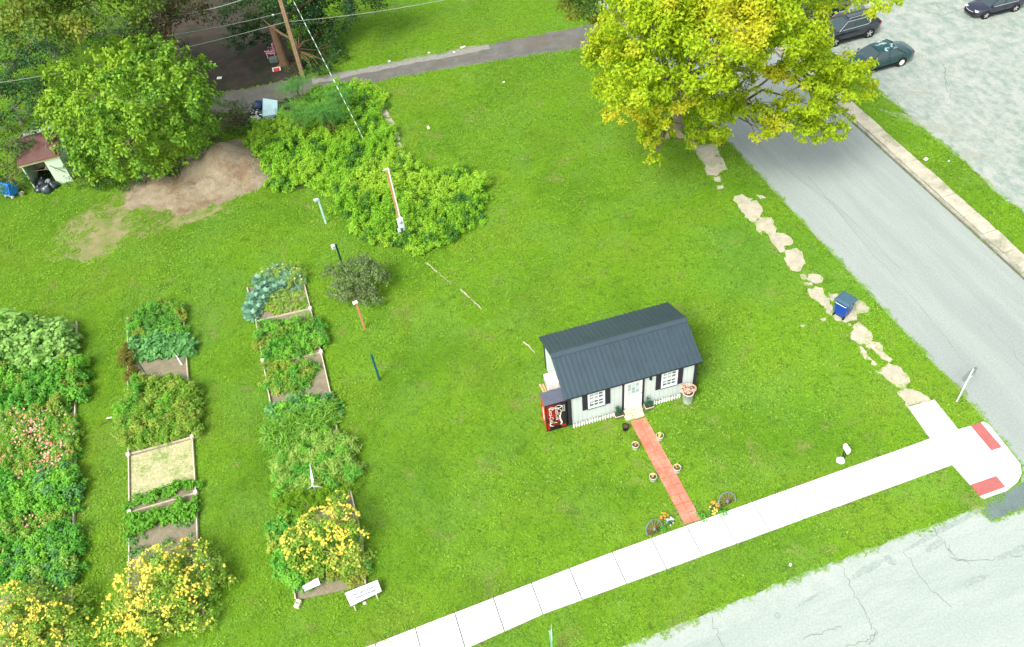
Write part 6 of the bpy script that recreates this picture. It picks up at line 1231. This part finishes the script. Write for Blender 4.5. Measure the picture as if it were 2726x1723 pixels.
# ------------------------------------------------------------------ CARS
def car(name, label, loc, rz, paint, kind='sedan', scale=1.0, chrome=False, roofstain=False):
    t_ = thing(name, label, 'car', loc, rz, None); t_.scale = (scale,)*3
    suv = kind == 'suv'
    if suv: st = [(-2.36, .42, .95, .66), (-2.30, .34, 1.06, .84), (-2.0, .28, 1.10, .93), (-1.2, .26, 1.12, .95), (0, .26, 1.10, .95), (.9, .26, 1.08, .95), (1.3, .26, 1.05, .94), (1.9, .28, .98, .91), (2.2, .30, .88, .82), (2.34, .38, .72, .66)]
    else: st = [(-2.32, .36, .72, .60), (-2.26, .28, .92, .78), (-1.95, .24, .98, .86), (-1.3, .22, .97, .89), (0, .22, .93, .90), (.8, .22, .92, .90), (1.2, .22, .90, .89), (1.75, .24, .83, .86), (2.1, .26, .74, .76), (2.28, .34, .60, .60)]
    P = []
    for x, zb, zt, w in st:
        ring = [(w*.80, zb), (w*.97, zb+.12), (w, zb+.30), (w*.99, zt-.16), (w*.93, zt-.05), (w*.70, zt), (w*.3, zt+.025)]
        ring = ring+[(-a, b) for a, b in ring[::-1]]
        P.append([(x, a, b) for a, b in ring])
    p = MB(); p.grid(P, True); n = len(P[0]); p.add(P[0], [tuple(range(n))]); p.add(P[-1], [tuple(range(n-1, -1, -1))]); p.add([q for r in P for q in (r[0], r[-1])], [(2*i, 2*i+1, 2*i+3, 2*i+2) for i in range(len(P)-1)])
    body = link('body', p, paint, t_)
    zb_ = 1.06 if suv else .90; zr = 1.66 if suv else 1.36; cab = [(1.25, zb_-.02, .80), (.42, zr, .62), (-1.55 if suv else -.85, zr+(.0), .62), (-2.22 if suv else -1.62, zb_+.02, .76 if suv else .74)]
    gm = mat('car_glass', (0.035, 0.06, 0.065), rough=.05, spec=.9)
    def cabin(s, grow=0.0, dz=0.0):
        bx = [(1.25, zb_-.02, .83), (.42, zr, .63), (cab[2][0], zr, .63), (cab[3][0], zb_+.0, .80)]
        return bx
    (x0, z0, w0), (x1, z1, w1), (x2, z2, w2), (x3, z3, w3) = cabin(1)
    p = MB(); V_ = [(x0, -w0, z0), (x0, w0, z0), (x1, -w1, z1), (x1, w1, z1), (x2, -w2, z2), (x2, w2, z2), (x3, -w3, z3), (x3, w3, z3)]
    p.add(V_, [(0, 1, 3, 2)]); p.add(V_, [(4, 5, 7, 6)])
    link('windscreen', p, gm, t_)
    for s in (-1, 1):
        p = MB(); q = [(x0, s*w0, z0), (x1, s*w1, z1), (x2, s*w2, z2), (x3, s*w3, z3)]; p.add(q, [(0, 1, 2, 3) if s > 0 else (3, 2, 1, 0)]); link('side_window', p, gm, t_)
        pil = MB(); rp = .045
        pil.tube([(x0+.03, s*(w0+.0), z0), (x1, s*(w1+.01), z1)], rp, 6); pil.tube([(x2, s*(w2+.01), z2), (x3, s*(w3), z3)], rp*1.6, 6)
        for xm in ((-.25, -1.15) if suv else (-.30,)): f = lambda x: w1+(w0-w1)*0; pil.tube([(xm+.08, s*(w0+.015), zb_-.02), (xm, s*(w1+.012), z1)], rp*.8, 6)
        link('pillar', pil, paint, t_)
        if suv:
            pq = MB(); xq = -1.35; pq.add([(xq, s*(w1+.02), z1), (x2, s*(w2+.02), z2), (x3, s*(w3+.02), z3), (xq-.15, s*(w0+.02), zb_)], [(0, 1, 2, 3) if s > 0 else (3, 2, 1, 0)]); link('rear_quarter', pq, paint, t_)
            cr = MB(); cr.tube([(1.12, s*(w0+.03), zb_+.03), (.45, s*(w1+.05), zr-.08), (-1.15, s*(w1+.05), zr-.08), (-1.35, s*(w1+.08), zr-.18), (-1.38, s*(w0+.0), zb_+.18), (-1.2, s*(w0+.03), zb_+.05), (1.12, s*(w0+.03), zb_+.03)], .02, 6); link('chrome_trim', cr, mat('chrome', (.75, .76, .76), rough=.2, metal=.6), t_)
            rl = MB(); rl.tube([(.3, s*.56, zr+.03), (.2, s*.56, zr+.09), (-1.4, s*.56, zr+.09), (-1.5, s*.56, zr+.03)], .02, 6); link('roof_rail', rl, mat('chrome'if False else 'rail_silver', (.55, .57, .58), rough=.3, metal=.6), t_)
        elif chrome:
            cr = MB(); cr.tube([(1.0, s*(w0+.05), zb_), (-1.35, s*(w0+.05), zb_+.02)], .018, 6); link('chrome_trim', cr, mat('chrome', (.75, .76, .76), rough=.2, metal=.6), t_)
        hl = MB(); hx = 2.10 if not suv else 2.14; hl.box((hx, s*(.60 if suv else .56), .80 if suv else .66), (.26, .30, .14), rz=-s*.45, bev=.03); link('headlight', hl, mat('lamp_clear', (.55, .58, .58), rough=.15, spec=.8), t_)
        tl = MB(); tl.box((-2.26 if suv else -2.2, s*(.74 if suv else .66), .95 if suv else .80), (.14, .26, .22 if suv else .13), rz=s*.35, bev=.02); link('taillight', tl, mat('lamp_red', (.30, .02, .02), rough=.2), t_)
        mr = MB(); mr.box((.98, s*(.97 if suv else .93), zb_+.06), (.12, .20, .13), bev=.025); link('mirror', mr, paint, t_)
        hn = MB(); hn.box((-.12, s*(.955 if suv else .905), zb_-.17), (.16, .025, .03)); hn.box((-1.0, s*(.955 if suv else .905), zb_-.17), (.16, .025, .03)); link('door_handle', hn, paint, t_)
        sm = MB(); sm.box((0, s*(.935 if suv else .885), .30), (2.3, .05, .08)); [sm.box((x, s*(.953 if suv else .902), .62), (.012, .006, .58)) for x in (.85, -.28, -1.25)]; link('sill_trim', sm, m_blk, t_)
    p = MB(); k = 6; Pg = []
    for i in range(k+1):
        x = x1+.05+(x2-x1-.1)*i/k; Pg.append([(x, y, z1+.012+.06*(1-(y/.66)**2)*(1-.35*abs(2*i/k-1))) for y in np.linspace(-.66, .66, 7)])
    p.grid(Pg, True, True); link('roof', p, mat('flaking_paint', (0.006, 0.045, 0.048), (0.008, 0.052, 0.054), 4, .3, c3=(.42, .55, .56), scale3=2.6, sharp3=(.55, .58)) if roofstain else paint, t_)
    if suv: p = MB(); p.add([(x1-.15, -.42, z1+.078), (x1-.15, .42, z1+.078), (x2+.45, .42, z1+.078), (x2+.45, -.42, z1+.078)], [(0, 1, 2, 3)]); link('sunroof', p, gm, t_)
    R_ = .36 if suv else .315; xf, xr = (1.38, -1.42) if suv else (1.36, -1.30)
    for x in (xf, xr):
        for s in (-1, 1):
            y0 = s*(.84 if suv else .80); wa = MB(); wa.lathe([(0, 0), (R_+.055, 0), (R_+.055, s*.115), (R_+.02, s*.118)], 20, (x, y0, R_+.01), 'Y'); link('wheel_arch', wa, m_tyre, t_)
            w_ = MB(); w_.lathe([(R_*.62, s*-.09), (R_*.95, s*-.10), (R_, s*-.05), (R_, s*.09), (R_*.93, s*.125), (R_*.64, s*.12)], 22, (x, y0+s*.01, R_), 'Y'); wl = link('wheel', w_, m_tyre, t_)
            rm_ = MB(); rimm = mat('alloy', (.52, .54, .52), rough=.35, metal=.4); rm_.lathe([(R_*.66, s*.118), (R_*.60, s*.10), (R_*.56, s*.06), (0, s*.05)] if suv or chrome else [(R_*.66, s*.12), (R_*.5, s*.13), (0, s*.10)], 20, (x, y0+s*.01, R_), 'Y'); link('rim', rm_, mat('rim_dark', (.03, .03, .03)) if suv or chrome else mat('hubcap', (.66, .68, .60), rough=.4), wl)
            if suv or chrome:
                sp = MB()
                for kk in range(5):
                    a = math.radians(72*kk+18); sp.box((x+R_*.33*math.cos(a), y0+s*.12, R_+R_*.33*math.sin(a)), (R_*.62, .03, R_*.2), rot=Matrix.Rotation(-a, 3, 'Y'))
                link('spokes', sp, rimm, wl)
    bp = MB(); bp.box((2.24 if not suv else 2.30, 0, .36), (.12, 1.2, .16), bev=.03); link('front_bumper_grille', bp, m_blk, t_)
    if chrome: gp = MB(); gp.tube([(2.27, -.42, .58), (2.33, 0, .56), (2.27, .42, .58)], .025, 6); link('grille_bar', gp, mat('chrome', (.75, .76, .76), rough=.2, metal=.6), t_)
    return t_
def wheel_at(px, rz, lx, ly, sc):      # car origin so that its wheel contact (lx, ly) stands at the pixel
    c = G(*px); return c-np.array([math.cos(rz)*lx-math.sin(rz)*ly, math.sin(rz)*lx+math.cos(rz)*ly, 0])*sc
P_blk = mat('black_car_paint', (0.012, 0.018, 0.024), (0.014, 0.020, 0.028), 2, .18, spec=.7, coat=.6); P_grn = mat('green_car_paint', (0.004, 0.038, 0.040), (0.006, 0.045, 0.046), 2, .22, spec=.6, coat=.5); P_nav = mat('navy_car_paint', (0.012, 0.014, 0.03), (0.016, 0.018, 0.036), 2, .15, spec=.7, coat=.7)
rzc = math.radians(193); sc = .90
car('parked_car', 'dark green sedan with flaking pale roof paint at the edge of the lot', wheel_at((2180+1575/7.247, 1285/7.247), rzc, -1.30, .9, sc), rzc, P_grn, 'sedan', sc, False, True)
car('parked_car', 'black sport utility car with chrome window trim beside the green sedan', wheel_at((2180+955/7.247, 735/7.247), rzc, -1.42, .95, sc), rzc, P_blk, 'suv', sc)
r2 = wheel_at((2180+955/7.247, 735/7.247), rzc, -1.42, .95, sc)+np.array([-.9, 3.0, 0])
car('parked_car', 'second dark sport utility car farther back with a silver roof rail', r2, rzc, P_blk, 'suv', sc)
rz3 = math.atan2(G(2623.5, 51)[1]-G(2700.5, 32)[1], G(2623.5, 51)[0]-G(2700.5, 32)[0]); s3 = .83
car('parked_car', 'dark navy sedan with silver wheels at the upper right corner', wheel_at((2520+2110/11.69, 375/11.69), rz3, -1.30, .9, s3), rz3, P_nav, 'sedan', s3, True)
